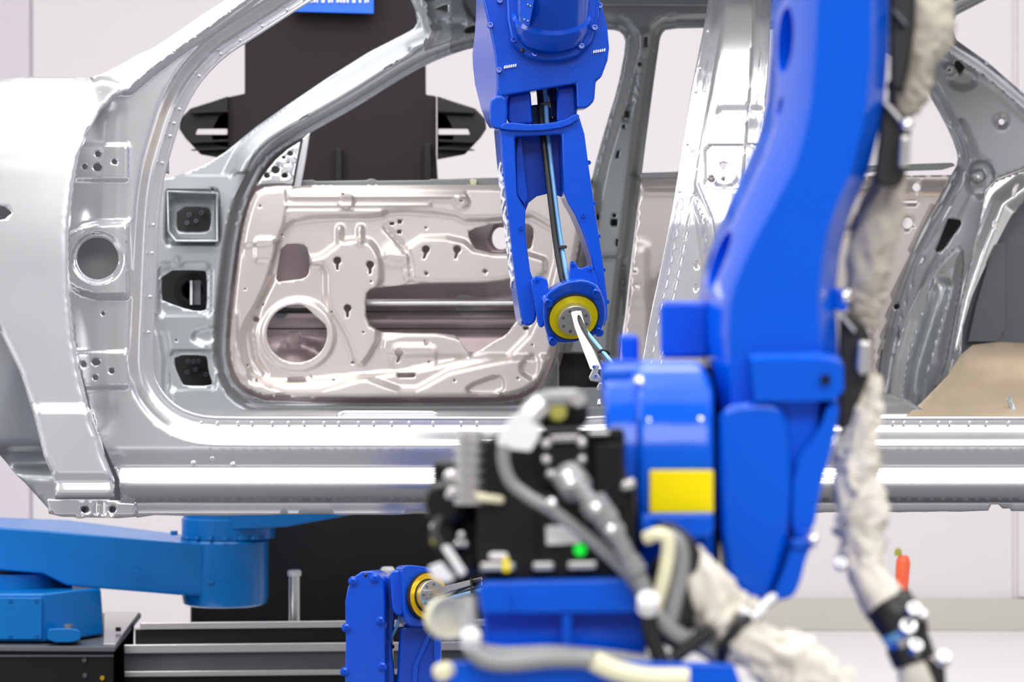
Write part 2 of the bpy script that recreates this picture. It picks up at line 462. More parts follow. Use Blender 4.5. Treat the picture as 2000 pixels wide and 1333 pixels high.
# spot welds on the aperture flanges
weldme = None
def dot(name, c, r, m, parent, ax=(0, -1, 0), prof=None, n=10):
    p = prof or [(-.3, 1), (.1, .92), (.38, .6), (.5, .2)]
    key = name+m.name
    if key not in DOTS:
        V = []; F = []
        for t, q in p:
            for i in range(n): V.append((q*math.cos(2*PI*i/n), q*math.sin(2*PI*i/n), t))
        for j in range(len(p)-1):
            for i in range(n):
                a = j*n+i; b = j*n+(i+1) % n; F.append((a, b, b+n, a+n))
        F.append(tuple(range(n))[::-1]); F.append(tuple((len(p)-1)*n+i for i in range(n)))
        me = bpy.data.meshes.new(name); me.from_pydata(V, [], F); me.materials.append(m)
        me.polygons.foreach_set('use_smooth', [True]*len(F)); me.set_sharp_from_angle(angle=math.radians(40))
        DOTS[key] = me
    o = bpy.data.objects.new(name, DOTS[key]); COL.objects.link(o); o.parent = parent
    o.location = Vector(W(*c))-base_of(parent); o.rotation_euler = Vector(ax).to_track_quat('Z', 'Y').to_euler()
    o.scale = (r, r, r); return o
DOTS = {}
WELD = [(-.2, 1), (.10, .9), (.32, .55), (.38, .15)]
def weld(c, r=.0035, parent=None): return dot('spot_weld', c, r, M['silver'], parent or car, (0, -1, 0), WELD)
BOLT = [(-.3, 1), (.9, 1), (1.05, .9), (1.05, .52), (.45, .50), (.45, .1)]
def bolt(parent, c, r, ax=(0, -1, 0), m='blue', name='bolt'): return dot(name, c, r, M[m], parent, ax, BOLT, 14)
for x, y in ((590, -5), (560, 22), (512, 50), (470, 80), (432, 108), (392, 150), (344, 212), (335, 238), (325, 262), (315, 318),
             (296, 438), (292, 494), (288, 580), (284, 650)):
    if y > 300 or x > 400 or True:
        q = min(offs(FA, 11, 5), key=lambda p: (p[0]-x)**2+(p[1]-y)**2); weld((q[0], q[1], 5.033))
for x in list(range(395, 760, 34))+[770, 800, 842, 905, 935, 1710, 1740, 1766, 1800, 1828, 1862, 1890, 1930, 1975]:
    weld((x+random.uniform(-6, 6), 826, 5.033))
for x, y in ((1368, 60), (1352, 130), (1345, 175), (1328, 280), (1318, 370), (1302, 440), (1280, 550)): 
    q = min(offs(FA, 9, 5), key=lambda p: (p[0]-x)**2+(p[1]-y)**2); weld((q[0], q[1], 5.056))
for x, y in ((378, 905), (415, 895), (455, 908)): weld((x, y, 5.006), .006)
# pinch flange below the sill
fl = [(262, 980)]+[(2260, 980), (2260, 999), (1975, 999), (1972, 994), (1958, 994), (1950, 986), (1936, 986), (1930, 998)]
x = 1900
while x > 300: fl.append((x, 1000+ (1900-x)/1650*8+random.uniform(-1.2, 1.2))); x -= random.choice((18, 26, 34))
fl += [(268, 1012), (262, 1008)]
def flange_fn(X, Y): return .0012*np.sin(X/61.)*np.sin(X/23.)+.003*sm((Y-990)/6)
panel('pinch_flange', fl, [], 5.035, flange_fn, M['silver'], car, step=9, solid=.004)
lb = [(92, 975), (232, 978), (264, 984), (264, 1010), (232, 1013), (120, 1010), (95, 1004)]
panel('jacking_bracket', lb, [ell(166, 996, 8, 7, n=12), ell(220, 996, 7, n=12), rect(186, 982, 190, 1006), rect(200, 982, 206, 1008)], 5.02,
      lambda X, Y: .002*np.sin(X/19), M['silver'], car, step=8, solid=.004)
for x_ in (166, 220): dot('bracket_bolt', (x_, 996, 5.035), .008, M['slate'], car, (0, -1, 0), BOLT, 12)
# front fender
fen = [(-260, 200), (-100, 165), (0, 155), (60, 150), (175, 152), (222, 160), (252, 170), (262, 152), (266, 158), (248, 180), (222, 192), (196, 218), (172, 258), (154, 312), (143, 380), (136, 460), (137, 560),
       (146, 660), (160, 740), (180, 820), (205, 890), (224, 938), (223, 976), (108, 976), (102, 930), (85, 890), (65, 810), (38, 725), (0, 648), (-60, 590), (-260, 560)]
def fen_fn(X, Y):
    z = .11*np.clip((340-Y)/185, 0, 1.1)**2.4*(1-.90*sm((X-150)/90))-.02*sm((Y-120)/400)
    z = z+.012*np.exp(-((Y-500-.35*X)/60)**2)*0
    z = z-.010*sm((Y-792)/12)+.006*sm((Y-930)/5)-.006*sm((Y-945)/6)
    s = sd(X, Y, fen); z = z+.008*sm(1+s/7)
    return z
panel('fender', fen, [chaikin([(-25, 402), (8, 402), (15, 410), (25, 416), (15, 422), (8, 430), (-25, 430)], 1)], 4.955, fen_fn, M['fender'], car, step=9, ostep=8, solid=.003)
prism('fender_support', [(-40, 380), (60, 380), (60, 450), (-40, 450)], 5.05, 5.06, M['pillar'], car, bevel=0)
# wheelhouse seen inside the arch
wh = [(-60, 560), (0, 620), (60, 700), (110, 850), (125, 1000), (95, 995), (0, 890), (-120, 760)]
panel('wheelhouse', wh, [], 5.10, lambda X, Y: .05*sm((Y-870)/20)*sm((930-Y)/20)+.03*np.sin((X+Y*.4)/60), M['inner'], car, step=10)
# rear scuttle of the near A pillar base: cowl
panel('cowl', [(175, 152), (205, 142), (262, 112), (330, 160), (330, 340), (262, 300), (240, 190)], [], 5.10, None, M['inner'], car, step=16)

# ---- far side of the shell, seen through the apertures
FA2 = chaikin([(503, 350), (516, 326), (535, 304), (560, 286), (620, 252), (700, 207), (770, 162), (830, 127), (900, 99), (950, 89), (1050, 66), (1130, 58), (1195, 57), (1216, 64),
       (1223, 85), (1207, 170), (1182, 250), (1157, 340), (1142, 430), (1122, 540), (1097, 640), (1078, 715), (1055, 760), (1015, 782), (950, 787),
       (530, 787), (485, 772), (458, 748), (442, 705), (443, 640), (454, 540), (465, 460), (480, 400)], 1)
RA2 = chaikin([(1303, 56), (1390, 54), (1600, 60), (1760, 110), (1805, 170), (1842, 232), (1867, 288), (1872, 318), (1856, 345), (1825, 400), (1790, 458),
       (1745, 570), (1716, 680), (1704, 760), (1680, 788), (1230, 790), (1208, 770), (1212, 670), (1222, 600), (1253, 340), (1287, 85), (1292, 66)], 1)
QG = [(1856, 52), (1868, 30), (1930, -2), (2060, -50), (2260, -50), (2260, 330), (2120, 265), (2000, 182), (1930, 122), (1868, 78)]
far_out = [(312, 352), (350, 342), (400, 322), (440, 297), (500, 248), (560, 206), (640, 152), (720, 102), (790, 66), (808, 56), (815, 44), (811, 20), (800, -5), (795, -40),
       (2260, -60), (2260, 345), (2000, 330), (1945, 350), (1925, 372), (1905, 480), (1880, 560), (1868, 640), (1862, 730), (1850, 800), (1850, 850), (250, 850), (250, 352)]
B1 = [(341, 388), (350, 402), (424, 405)]
far_holes = [FA2, RA2, QG,
   chaikin([(346, 404), (404, 404), (411, 412), (411, 446), (403, 453), (352, 453), (345, 446)], 1),
   chaikin([(316, 528), (398, 528), (404, 534), (404, 602), (398, 608), (372, 607), (320, 589), (316, 584)], 1),
   chaikin([(340, 694), (400, 694), (405, 700), (407, 725), (415, 748), (411, 754), (362, 754), (356, 750), (341, 716)], 1),
   rrect(1091, 691, 1174, 757, 6),
   [(848, 18), (866, 10), (875, 8), (874, 22), (876, 24), (872, 21)], chaikin([(905, 60), (912, 52), (950, 46), (950, 62), (912, 68)], 1), ell(881, 37, 2.5, 2, n=6),
   [(826, -2), (850, -5), (852, 0), (830, 3)],
   rect(1258, 72, 1266, 92), ell(1250, 126, 5, n=8), rrect(1220, 217, 1229, 230, 2), ell(1218, 247, 4, n=8), [(1205, 295), (1211, 293), (1208, 309), (1202, 309)],
   rect(1163, 418, 1170, 430), rrect(1193, 428, 1206, 441, 2), ell(1200, 421, 4, n=8), rect(1203, 467, 1208, 481),
   [(1847, 118), (1861, 128), (1887, 131), (1874, 146)][:0] or [(1865, 120), (1872, 118), (1886, 132), (1875, 146), (1864, 130)],
   ell(1855, 137, 3, n=8), ell(1956, 238, 6, n=10), ell(1911, 345, 3.5, n=8), [(1852, 427), (1876, 430), (1878, 437), (1843, 487), (1830, 494), (1828, 488)],
   ell(1751, 599, 6, n=8), [(1800, 503), (1806, 506), (1801, 516), (1797, 513)], [(1724, 655), (1730, 657), (1725, 666), (1721, 663)], [(1706, 684), (1723, 684), (1712, 760), (1700, 765)],
   [(591, 229), (600, 224), (603, 227), (586, 237), (583, 235)], [(749, 134), (765, 125), (768, 128), (752, 137)], ell(775, 120, 2.5, n=6),
   ell(415, 370, 3.5, n=8), ell(344, 665, 2.5, n=6), ell(392, 812, 3, n=6)]
def far_fn(X, Y):
    s = np.minimum(np.minimum(sd(X, Y, FA2), sd(X, Y, RA2)), sd(X, Y, QG))
    z = .02-.045*sm((s-10)/18)
    # A pillar: rounded tube with a swage
    z = z-.022*np.exp(-((sd(X, Y, FA2)-34)/12)**2)*(Y < 340)*(X < 830)
    z = z+.03*sm((sd(X, Y, FA2)-48)/20)*(Y < 345)*(X < 830)
    # hinge pillar boxes
    for P in (rrect(326, 374, 426, 474, 6), rrect(312, 522, 410, 614, 8), rrect(334, 688, 420, 760, 8)):
        z = z-plateau(X, Y, P, .012, 5)
    z = z-plateau(X, Y, rrect(334, 388, 420, 466, 4), .05, 6)
    z = z+.010*np.exp(-(dl(X, Y, [(300, 620), (318, 650), (326, 700), (324, 760), (330, 800)])/7)**2)
    z = z-plateau(X, Y, chaikin([(372, 655), (420, 640), (416, 668), (396, 670)], 2), .012, 8)
    z = z-plateau(X, Y, ell(348, 512, 5, n=10), .006, 4)
    # centre pillar swages
    z = z-.014*np.exp(-(dl(X, Y, [(1236, 80), (1225, 150), (1195, 260), (1172, 350), (1155, 430)])/4)**2)
    z = z+.012*np.exp(-(dl(X, Y, [(1245, 140), (1232, 200), (1222, 230)])/6)**2)
    z = z+plateau(X, Y, rrect(1250, 62, 1274, 104, 7), .006, 5)
    z = z-plateau(X, Y, [(1060, 520), (1215, 505), (1215, 800), (1060, 800)], .012, 10)
    # roof rail pad
    z = z-plateau(X, Y, chaikin([(840, 45), (845, 55), (905, 50), (905, 40)], 1), .010, 6)
    z = z-plateau(X, Y, chaikin([(905, -30), (912, 20), (940, 45), (980, 40), (980, -30)], 2), .03, 6)
    z = z-.02*np.exp(-(dl(X, Y, [(812, -30), (830, 20), (845, 60), (838, 75), (805, 90)])/9)**2)
    # quarter panel reliefs
    for c in ((1855, 137), (1911, 345)): z = z+plateau(X, Y, ell(c[0], c[1], 10, 10, 16), .014, 5)
    z = z-plateau(X, Y, ell(1880, 152, 24, 16, 18), .012, 8)-plateau(X, Y, ell(1916, 350, 22, 32, 18), .018, 8)
    z = z-plateau(X, Y, ell(1956, 238, 10, 10, 14), .006, 5)
    z = z-.02*np.exp(-(dl(X, Y, [(1850, 100), (1900, 125), (1960, 170), (2010, 215), (2100, 290)])/11)**2)
    z = z-.018*np.exp(-(dl(X, Y, [(1870, 250), (1890, 300), (1880, 360), (1850, 420), (1790, 520), (1750, 640)])/12)**2)
    return z
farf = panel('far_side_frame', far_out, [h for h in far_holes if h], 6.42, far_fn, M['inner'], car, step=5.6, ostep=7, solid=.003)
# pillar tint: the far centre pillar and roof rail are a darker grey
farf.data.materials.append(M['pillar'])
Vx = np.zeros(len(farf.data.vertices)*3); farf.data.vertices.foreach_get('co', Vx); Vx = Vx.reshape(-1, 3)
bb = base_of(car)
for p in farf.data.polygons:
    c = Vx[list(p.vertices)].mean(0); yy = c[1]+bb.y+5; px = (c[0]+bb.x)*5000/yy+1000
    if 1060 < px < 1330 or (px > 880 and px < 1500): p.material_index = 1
prism('pillar_backing', [(252, 360), (430, 340), (455, 420), (436, 640), (440, 800), (252, 800)], 6.56, 6.58, M['dark'], car, bevel=0)  # dark sheets standing in for the shade behind the openings
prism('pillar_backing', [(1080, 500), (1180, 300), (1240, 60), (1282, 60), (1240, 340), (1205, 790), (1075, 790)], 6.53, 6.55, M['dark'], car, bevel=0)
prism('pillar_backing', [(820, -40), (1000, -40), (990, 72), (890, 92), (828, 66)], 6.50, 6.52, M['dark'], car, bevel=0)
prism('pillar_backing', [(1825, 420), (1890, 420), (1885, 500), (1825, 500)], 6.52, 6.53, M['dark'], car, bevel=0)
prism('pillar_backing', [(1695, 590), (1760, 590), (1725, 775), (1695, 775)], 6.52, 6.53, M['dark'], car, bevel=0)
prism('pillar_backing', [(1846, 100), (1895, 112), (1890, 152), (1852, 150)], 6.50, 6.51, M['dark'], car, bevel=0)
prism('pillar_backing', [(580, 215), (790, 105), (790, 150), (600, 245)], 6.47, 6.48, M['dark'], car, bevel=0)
# boxed bracket around the top opening
loft('hinge_box', [[(326, 372, 6.36), (426, 376, 6.36), (427, 473, 6.36), (342, 473, 6.36), (327, 452, 6.36)],
                   [(328, 376, 6.42), (421, 380, 6.42), (421, 468, 6.42), (344, 468, 6.42), (332, 450, 6.42)]], M['inner'], car, bevel=0, cap=False).modifiers.new('t', 'SOLIDIFY').thickness = .004
# things inside the openings: hinge hardware
lathe('door_check', (376, 568, 6.50), (0, -1, 0), [(0, .045), (.02, .045), (.025, .030), (.02, .025), (.0, .022)], M['rubber'], car, n=28)
prism('door_check_plate', [(371, 548), (376, 548), (376, 596), (371, 596)], 6.46, 6.48, M['white'], car, bevel=.001)
prism('door_check_plate', [(378, 548), (392, 548), (392, 596), (378, 596)], 6.47, 6.49, M['slate'], car, bevel=.001)
for x, y in ((370, 420), (366, 436), (394, 416), (383, 432), (368, 706), (378, 707), (388, 706), (382, 722), (366, 728), (402, 732)):
    dot('hinge_screw', (x, y, 6.55), .006, M['slate'], car, (0, -1, 0), BOLT, 12)

# far door
DO = chaikin([(504, 366), (560, 362), (800, 361), (1150, 362), (1140, 430), (1120, 540), (1095, 640), (1073, 712), (1050, 752), (1010, 774), (950, 778), (530, 778), (490, 765), (463, 742),
      (449, 700), (450, 640), (461, 540), (471, 460), (486, 400)], 1)
H1 = chaikin([(550, 477), (590, 475), (603, 487), (605, 530), (596, 545), (565, 548), (537, 553), (543, 520)], 1)
H2 = [(580+59*math.cos(a), 652+57*math.sin(a)) for a in [2*PI*i/40 for i in range(40)]]
H2 = [(x if not (y < 640 and x > 590) else min(x, 588+(y-597)*1.12+6), y) for x, y in H2]
H3 = chaikin([(739, 562), (800, 556), (966, 554), (1000, 546), (1040, 545), (1050, 570), (1040, 600), (1012, 624), (1002, 637), (989, 655), (963, 668), (937, 686), (922, 690), (909, 683), (897, 662),
      (882, 651), (755, 650), (742, 648), (716, 631), (714, 578), (722, 566)], 1)
H4 = chaikin([(915, 449), (968, 436), (1030, 434), (1045, 450), (1035, 496), (934, 494), (915, 464)], 1)
dholes = [H1, H2, H3, H4, keyhole(659, 509), keyhole(723, 517), keyhole(679, 602), keyhole(832, 487, lean=4), keyhole(893, 487, lean=4), keyhole(780, 690, lean=4),
   rrect(562, 738, 597, 746, 3.9), rrect(776, 728, 811, 738, 4.5), rect(761, 434, 770, 440), rect(777, 429, 785, 437), rect(776, 449, 784, 457),
   ell(501, 625, 5, n=10), ell(948, 530, 6, 5, n=4), rrect(830, 531, 836, 538, 2), rrect(830, 665, 836, 673, 2),
   ell(1027, 641, 6, 4, n=8)] + [ell(x, y, 2.4, n=6) for x, y in
   ((508, 403), (551, 459), (457, 532), (479, 565), (513, 595), (647, 610), (710, 649), (725, 550), (832, 445), (670, 364+15), (901, 393), (484, 714), (502, 743), (688, 709), (652, 742), (608, 735), (888, 743), (1040, 674), (1012, 739), (838, 707))]
PL1 = chaikin([(604, 512), (630, 506), (652, 489), (672, 475), (716, 473), (731, 490), (739, 512), (739, 556), (718, 566), (712, 580), (712, 632), (740, 650), (708, 708), (697, 706), (688, 672), (666, 628), (642, 596), (641, 512)], 1)
PL2 = chaikin([(800, 470), (895, 468), (932, 500), (1060, 500), (1060, 540), (1000, 540), (960, 548), (802, 549), (795, 530)], 1)
LOW = [(430, 756), (488, 757), (512, 755), (530, 764), (560, 770), (630, 768), (700, 747), (716, 745), (780, 768), (814, 768), (880, 732), (950, 716), (1000, 706), (1040, 705), (1140, 705), (1140, 820), (430, 820)]
REC = chaikin([(560, 440), (620, 430), (745, 430), (762, 416), (885, 424), (910, 440), (1080, 424), (1080, 540), (1010, 690), (930, 690), (800, 720), (640, 735), (560, 742), (500, 738), (482, 690), (480, 640), (505, 600), (525, 560), (543, 500)], 1)
def door_fn(X, Y): return .72*door_fn_(X, Y)
def door_fn_(X, Y):
    z = .018*sm(1+sd(X, Y, DO)/10)
    z = z-plateau(X, Y, REC, .022, 12)
    z = z+plateau(X, Y, PL1, .024, 11)+plateau(X, Y, PL2, .014, 9)
    z = z+plateau(X, Y, LOW, .024, 13)
    z = z+plateau(X, Y, ell(582, 655, 68, 66, 30), .012, 9)
    z = z-.016*np.exp(-((Y-383)/5.5)**2)*sm((X-560)/8)*sm((912-X)/6)-.012*np.exp(-((Y-400)/3.5)**2)*sm((X-556)/8)*sm((845-X)/6)-.012*np.exp(-((Y-415)/4)**2)*sm((X-556)/8)*sm((750-X)/6)
    z = z+plateau(X, Y, [(500, 350), (552, 350), (558, 400), (545, 470), (460, 480), (470, 420)], .010, 5)
    z = z+plateau(X, Y, rrect(500, 468, 534, 508, 6), .008, 5)
    for c in (663, 703):
        z = z-.018*np.exp(-(dl(X, Y, [(c, 447), (c, 470)])/5.5)**2)
    z = z-.020*np.exp(-(dl(X, Y, [(760, 498), (785, 500)])/12)**2)
    z = z+plateau(X, Y, rrect(765, 690-14, 850, 718, 12), .004, 4)+plateau(X, Y, chaikin([(756, 655), (890, 655), (925, 692), (880, 690), (750, 692)], 1), .012, 9)
    z = z-plateau(X, Y, chaikin([(1013, 722), (1038, 694), (1052, 700), (1046, 744)], 1), .02, 6)-plateau(X, Y, chaikin([(912, 758), (970, 736), (982, 740), (982, 766), (920, 768)], 1), .02, 5)
    z = z-.010*np.exp(-(dl(X, Y, [(470, 500), (458, 600), (462, 680), (488, 750)])/4)**2)
    z = z+.014*np.exp(-(dl(X, Y, [(535, 540), (505, 600), (492, 650), (500, 700), (520, 730)])/4.5)**2)
    z = z+plateau(X, Y, [(660, 398), (668, 384), (684, 384), (690, 398), (676, 406)], .014, 4)
    z = z+plateau(X, Y, ell(902, 394, 12, 9, 14), .012, 5)
    z = z+.010*np.exp(-(dl(X, Y, [(753, 446), (798, 495), (802, 553)])/3.5)**2)
    return z
door = panel('door', DO, dholes, 6.34, door_fn, M['door'], car, step=4.2, ostep=5, solid=.0025, smooth=60)
door['label'] = 'warm silver inner door panel of the far side, pierced with keyholes and openings'
def skin_fn(X, Y):
    return .016*sm((Y-606)/6)+.014*sm((Y-642)/5)+.02*np.cos((Y-560)/90)-.012*np.exp(-(dl(X, Y, [(545, 680), (575, 670), (640, 700)])/9)**2)
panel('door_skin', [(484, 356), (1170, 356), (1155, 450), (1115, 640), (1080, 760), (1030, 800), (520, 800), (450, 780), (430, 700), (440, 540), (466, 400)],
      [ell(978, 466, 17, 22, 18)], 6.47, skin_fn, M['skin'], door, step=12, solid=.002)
tube('impact_beam', [(640, 593, 6.43), (820, 592, 6.43), (1040, 592, 6.43)], .011, M['alu'], door, n=18, k=3)
tube('impact_beam', [(520, 607, 6.44), (600, 607, 6.44), (660, 607, 6.44)], .007, M['dark'], door, n=12, k=3)
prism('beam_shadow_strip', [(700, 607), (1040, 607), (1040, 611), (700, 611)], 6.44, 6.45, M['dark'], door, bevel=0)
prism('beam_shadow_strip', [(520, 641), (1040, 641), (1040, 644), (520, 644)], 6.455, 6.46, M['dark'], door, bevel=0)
lathe('beam_clamp', (907, 594, 6.452), (0, -1, 0), [(0, .026), (.004, .026), (.004, .019), (.002, .0185)], M['pillar'], door, n=24)
lathe('beam_clamp', (547, 607, 6.452), (0, -1, 0), [(0, .022), (.004, .022), (.004, .015), (.002, .0145)], M['pillar'], door, n=24)
# window surround: sail plate, channel, belt rail
panel('mirror_sail', [(500, 363), (516, 340), (537, 314), (562, 292), (587, 276), (570, 363)], [ell(567, 300, 5.5, n=10), ell(554, 308, 5, 4, n=4, rot=.3), ell(538, 332, 8, n=12), ell(521, 343, 6, n=8),
      ell(556, 343, 6, n=8), ell(563, 318, 2.2, n=6)], 6.36, None, M['silver'], car, step=9)
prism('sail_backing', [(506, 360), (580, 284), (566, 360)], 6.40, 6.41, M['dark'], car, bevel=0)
prism('window_channel', [(590, 272), (606, 258), (598, 310), (588, 366), (570, 366), (582, 310)], 6.345, 6.37, M['silver'], car, bevel=.003)
prism('window_seal', [(587, 272), (591, 272), (574, 364), (570, 364)], 6.34, 6.35, M['rubber'], car, bevel=0)
prism('belt_rail', [(585, 353), (612, 351), (616, 354), (716, 352), (722, 349), (732, 350), (736, 353), (836, 352), (842, 350), (880, 350), (930, 348), (990, 347), (1150, 346), (1150, 363), (585, 364)], 6.42, 6.46, M['pillar'], car, bevel=.004)
prism('belt_clip', [(917, 352), (924, 349), (932, 352), (930, 362), (920, 362)], 6.40, 6.42, M['cream'], car, bevel=.002)
# sill scuff bracket in the opening
panel('sill_bracket', [(655, 816), (662, 806), (672, 803), (845, 803), (854, 807), (860, 816)], [], 5.22, None, M['silver'], car, step=8)
# far sill, floor pan, roof
loft('floor_pan', [[(345, 850, 5.1), (2160, 850, 5.1), (2100, 806, 6.4), (262, 806, 6.4)], [(345, 836, 5.1), (2160, 836, 5.1), (2100, 800, 6.4), (262, 800, 6.4)]], M['inner'], car, bevel=0)
boxw('far_sill', W(262, 0, 6.4)[0], 1.6, 1.41, 1.53, H-.34, H-.155, M['inner'], car, bevel=.01)
loft('roof', [[(760, -188, 5.0), (2300, -188, 5.0), (2300, -22, 6.45), (800, -22, 6.45)], [(760, -196, 5.0), (2300, -196, 5.0), (2300, -30, 6.45), (800, -30, 6.45)]], M['pillar'], car, bevel=0)
loft('roof_header', [[(1150, 10, 6.3), (1500, 12, 6.3), (1500, 10, 6.4), (1150, 8, 6.4)], [(1150, -40, 6.3), (1500, -40, 6.3), (1500, -45, 6.4), (1150, -45, 6.4)]], M['pillar'], car)

# far rear door
RD = [(1252, 350), (1860, 342), (1838, 384), (1800, 450), (1752, 565), (1722, 680), (1708, 780), (1222, 782), (1216, 690), (1226, 600)]
rdh = [ell(1772, 436, 11, n=18), ell(1790, 366, 8, 9, n=14), ell(1240, 525, 3.5, n=8), ell(1243, 560, 3.5, n=8), rect(1755, 392, 1792, 397)]
panel('rear_door', RD, rdh, 6.40, lambda X, Y: -.016*np.exp(-((Y-366)/6)**2)-plateau(X, Y, [(1275, 560), (1400, 450), (1700, 450), (1700, 740), (1275, 740)], .02, 8)+plateau(X, Y, rrect(1232, 480, 1262, 590, 8), .006, 5), M['door'], car, step=10)
prism('rear_belt_rail', [(1250, 338), (1310, 336), (1860, 318), (1866, 324), (1840, 332), (1310, 350), (1250, 350)], 6.41, 6.45, M['pillar'], car, bevel=.003)
# rear brace, wheelhouse, bulkhead, seat pan
panel('rear_brace', [(2260, 250), (2000, 331), (1945, 352), (1926, 374), (1905, 470), (1884, 552), (1868, 630), (1852, 740), (1800, 800), (1850, 805), (1878, 700), (1880, 640), (1900, 575), (1935, 500), (1975, 425), (2000, 395), (2260, 200)],
      [[(1975, 383), (1984, 360), (1990, 357), (1981, 383)], ell(1944, 443, 4, 7, n=10), [(1846, 640), (1851, 630), (1853, 632), (1848, 642)][:0] or ell(1860, 660, 1.5, 6, n=6, rot=.3)], 6.28,
      lambda X, Y: -.03*np.exp(-(dl(X, Y, [(2000, 370), (1960, 400), (1925, 490), (1895, 580), (1872, 680)])/18)**2), M['silver'], car, step=5)
panel('rear_wheelhouse', chaikin([(1875, 472), (1845, 500), (1800, 556), (1768, 620), (1745, 700), (1735, 800), (1790, 805), (1830, 760), (1850, 710), (1862, 640), (1878, 560), (1885, 500)], 1), [], 6.30,
      lambda X, Y: -.06*sm(-sd(X, Y, [(1885, 460), (1845, 500), (1800, 556), (1768, 620), (1745, 700), (1730, 815), (1800, 815), (1850, 720), (1870, 620), (1890, 500)])/34)+.04*sm(-(dl(X, Y, [(1840, 560), (1790, 720), (1780, 800)])-24)/20), M['inner'], car, step=5)
prism('seat_bulkhead', [(1850, 760), (1868, 640), (1900, 560), (1940, 470), (1990, 395), (2260, 360), (2260, 760)], 6.42, 6.46, M['slate'], car)
prism('bulkhead_panel', [(1940, 480), (1965, 470), (1965, 640), (1950, 668), (1890, 668), (1905, 600)], 6.39, 6.42, M['slate'], car)
SP = [(1770, 812), (1800, 786), (1850, 735), (1876, 694), (1900, 674), (1950, 668), (2030, 672), (2260, 676), (2260, 822), (1765, 822)]
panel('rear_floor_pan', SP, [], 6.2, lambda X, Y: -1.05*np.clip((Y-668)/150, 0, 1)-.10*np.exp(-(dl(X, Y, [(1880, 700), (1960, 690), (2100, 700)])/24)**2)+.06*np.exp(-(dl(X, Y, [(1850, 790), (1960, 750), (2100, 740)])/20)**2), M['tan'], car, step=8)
panel('rear_sill_cover', chaikin([(1670, 820), (1690, 772), (1740, 767), (1770, 778), (1800, 800), (1840, 820)], 1), [], 5.35, lambda X, Y: -.1*sm((Y-765)/50), M['silver'], car, step=8)
tube('locating_pin', [(1970, 778, 5.30), (1980, 803, 5.28)], .006, M['inner'], car, n=12, k=2)
tube('locating_pin', [(1856, 778, 5.60), (1864, 790, 5.58)], .007, M['inner'], car, n=12, k=2)

# ================================================================ BACKGROUND MACHINES
# black lift column with side jaws
DC = 8.0
colm = thing('display_column', (W(655, 0, DC)[0], DC-5, 0), 'charcoal black column with jaw brackets standing behind the car body', 'column')
prism('column_panel', [(478, -120), (830, -120), (832, 185), (852, 188), (852, 300), (862, 460), (862, 700), (440, 700), (445, 190), (478, 183)], DC, DC+.25, M['panel'], colm, bevel=.004)
prism('column_spine', [(655, 290), (668, 290), (668, 700), (655, 700)], DC-.03, DC, M['black'], colm, bevel=.003)
prism('column_spine', [(828, 280), (842, 280), (842, 460), (828, 460)], DC-.03, DC, M['black'], colm, bevel=.003)
prism('machine_cabinet', [(372, 960), (1050, 960), (1050, 1290), (372, 1290)], DC-.10, DC+.5, M['black'], colm, bevel=.01)
prism('column_panel', [(440, 690), (862, 690), (862, 1000), (440, 1000)], DC+.01, DC+.26, M['panel'], colm, bevel=.004)
def jaw(mir):
    f = (lambda x: x) if not mir else (lambda x: 1300-x)
    j = prism('jaw_bracket', [(f(x), y) for x, y in ((446, 188), (410, 200), (372, 212), (352, 232), (350, 252), (362, 270), (392, 302), (446, 312))], DC-.02, DC+.12, M['black'], colm,
          holes=[[(f(x), y) for x, y in ((386, 252), (444, 252), (444, 263), (382, 263))]], bevel=.003)
    for y0, y1 in ((214, 219), (272, 277), (288, 292)):
        prism('jaw_rib', [(f(372), y0+4), (f(446), y0), (f(446), y1), (f(376), y1+3)], DC-.06, DC-.02, M['panel'], colm, bevel=.002)
jaw(False); jaw(True)
sg = prism('sign_board', [(570, -60), (730, -60), (730, 27), (570, 23)], DC-.06, DC-.03, M['signblue'], colm, bevel=.002)
rr = random.Random(3); x = 588
while x < 722:
    wd = rr.choice((3, 4, 6)); 
    prism('sign_lettering', [(x, -9), (x+wd, -9), (x+wd, 4+(x-588)*.01+rr.uniform(-1, 1)), (x, 5)], DC-.066, DC-.061, M['lettering'], sg, bevel=0)
    x += wd+rr.choice((2, 2, 3, 7))

# linear track
DR = 7.05
trk = thing('linear_track', (W(560, 0, DR)[0], DR-5, 0), 'black linear travel track with silver guide rails behind the robots', 'machine track')
for nm, y0, y1, m, dd in (('guide_rail', 1213, 1226, 'alu', .0), ('track_beam', 1226, 1256, 'black', .02), ('guide_rail', 1256, 1274, 'alu', -.03), ('track_beam', 1274, 1308, 'slate', -.01), ('guide_rail', 1308, 1320, 'alu', -.02), ('track_beam', 1320, 1420, 'black', 0)):
    sl = 4 if nm == 'guide_rail' else 4
    x0_ = 274 if y0 == 1213 else 264 if y0 == 1226 else 242
    prism(nm, [(x0_, y0+sl), (1100, y0-sl), (1100, y1-sl), (x0_, y1+sl)], DR+dd, DR+.12, M[m], trk, bevel=.003)
tag(trk.children[0], None)
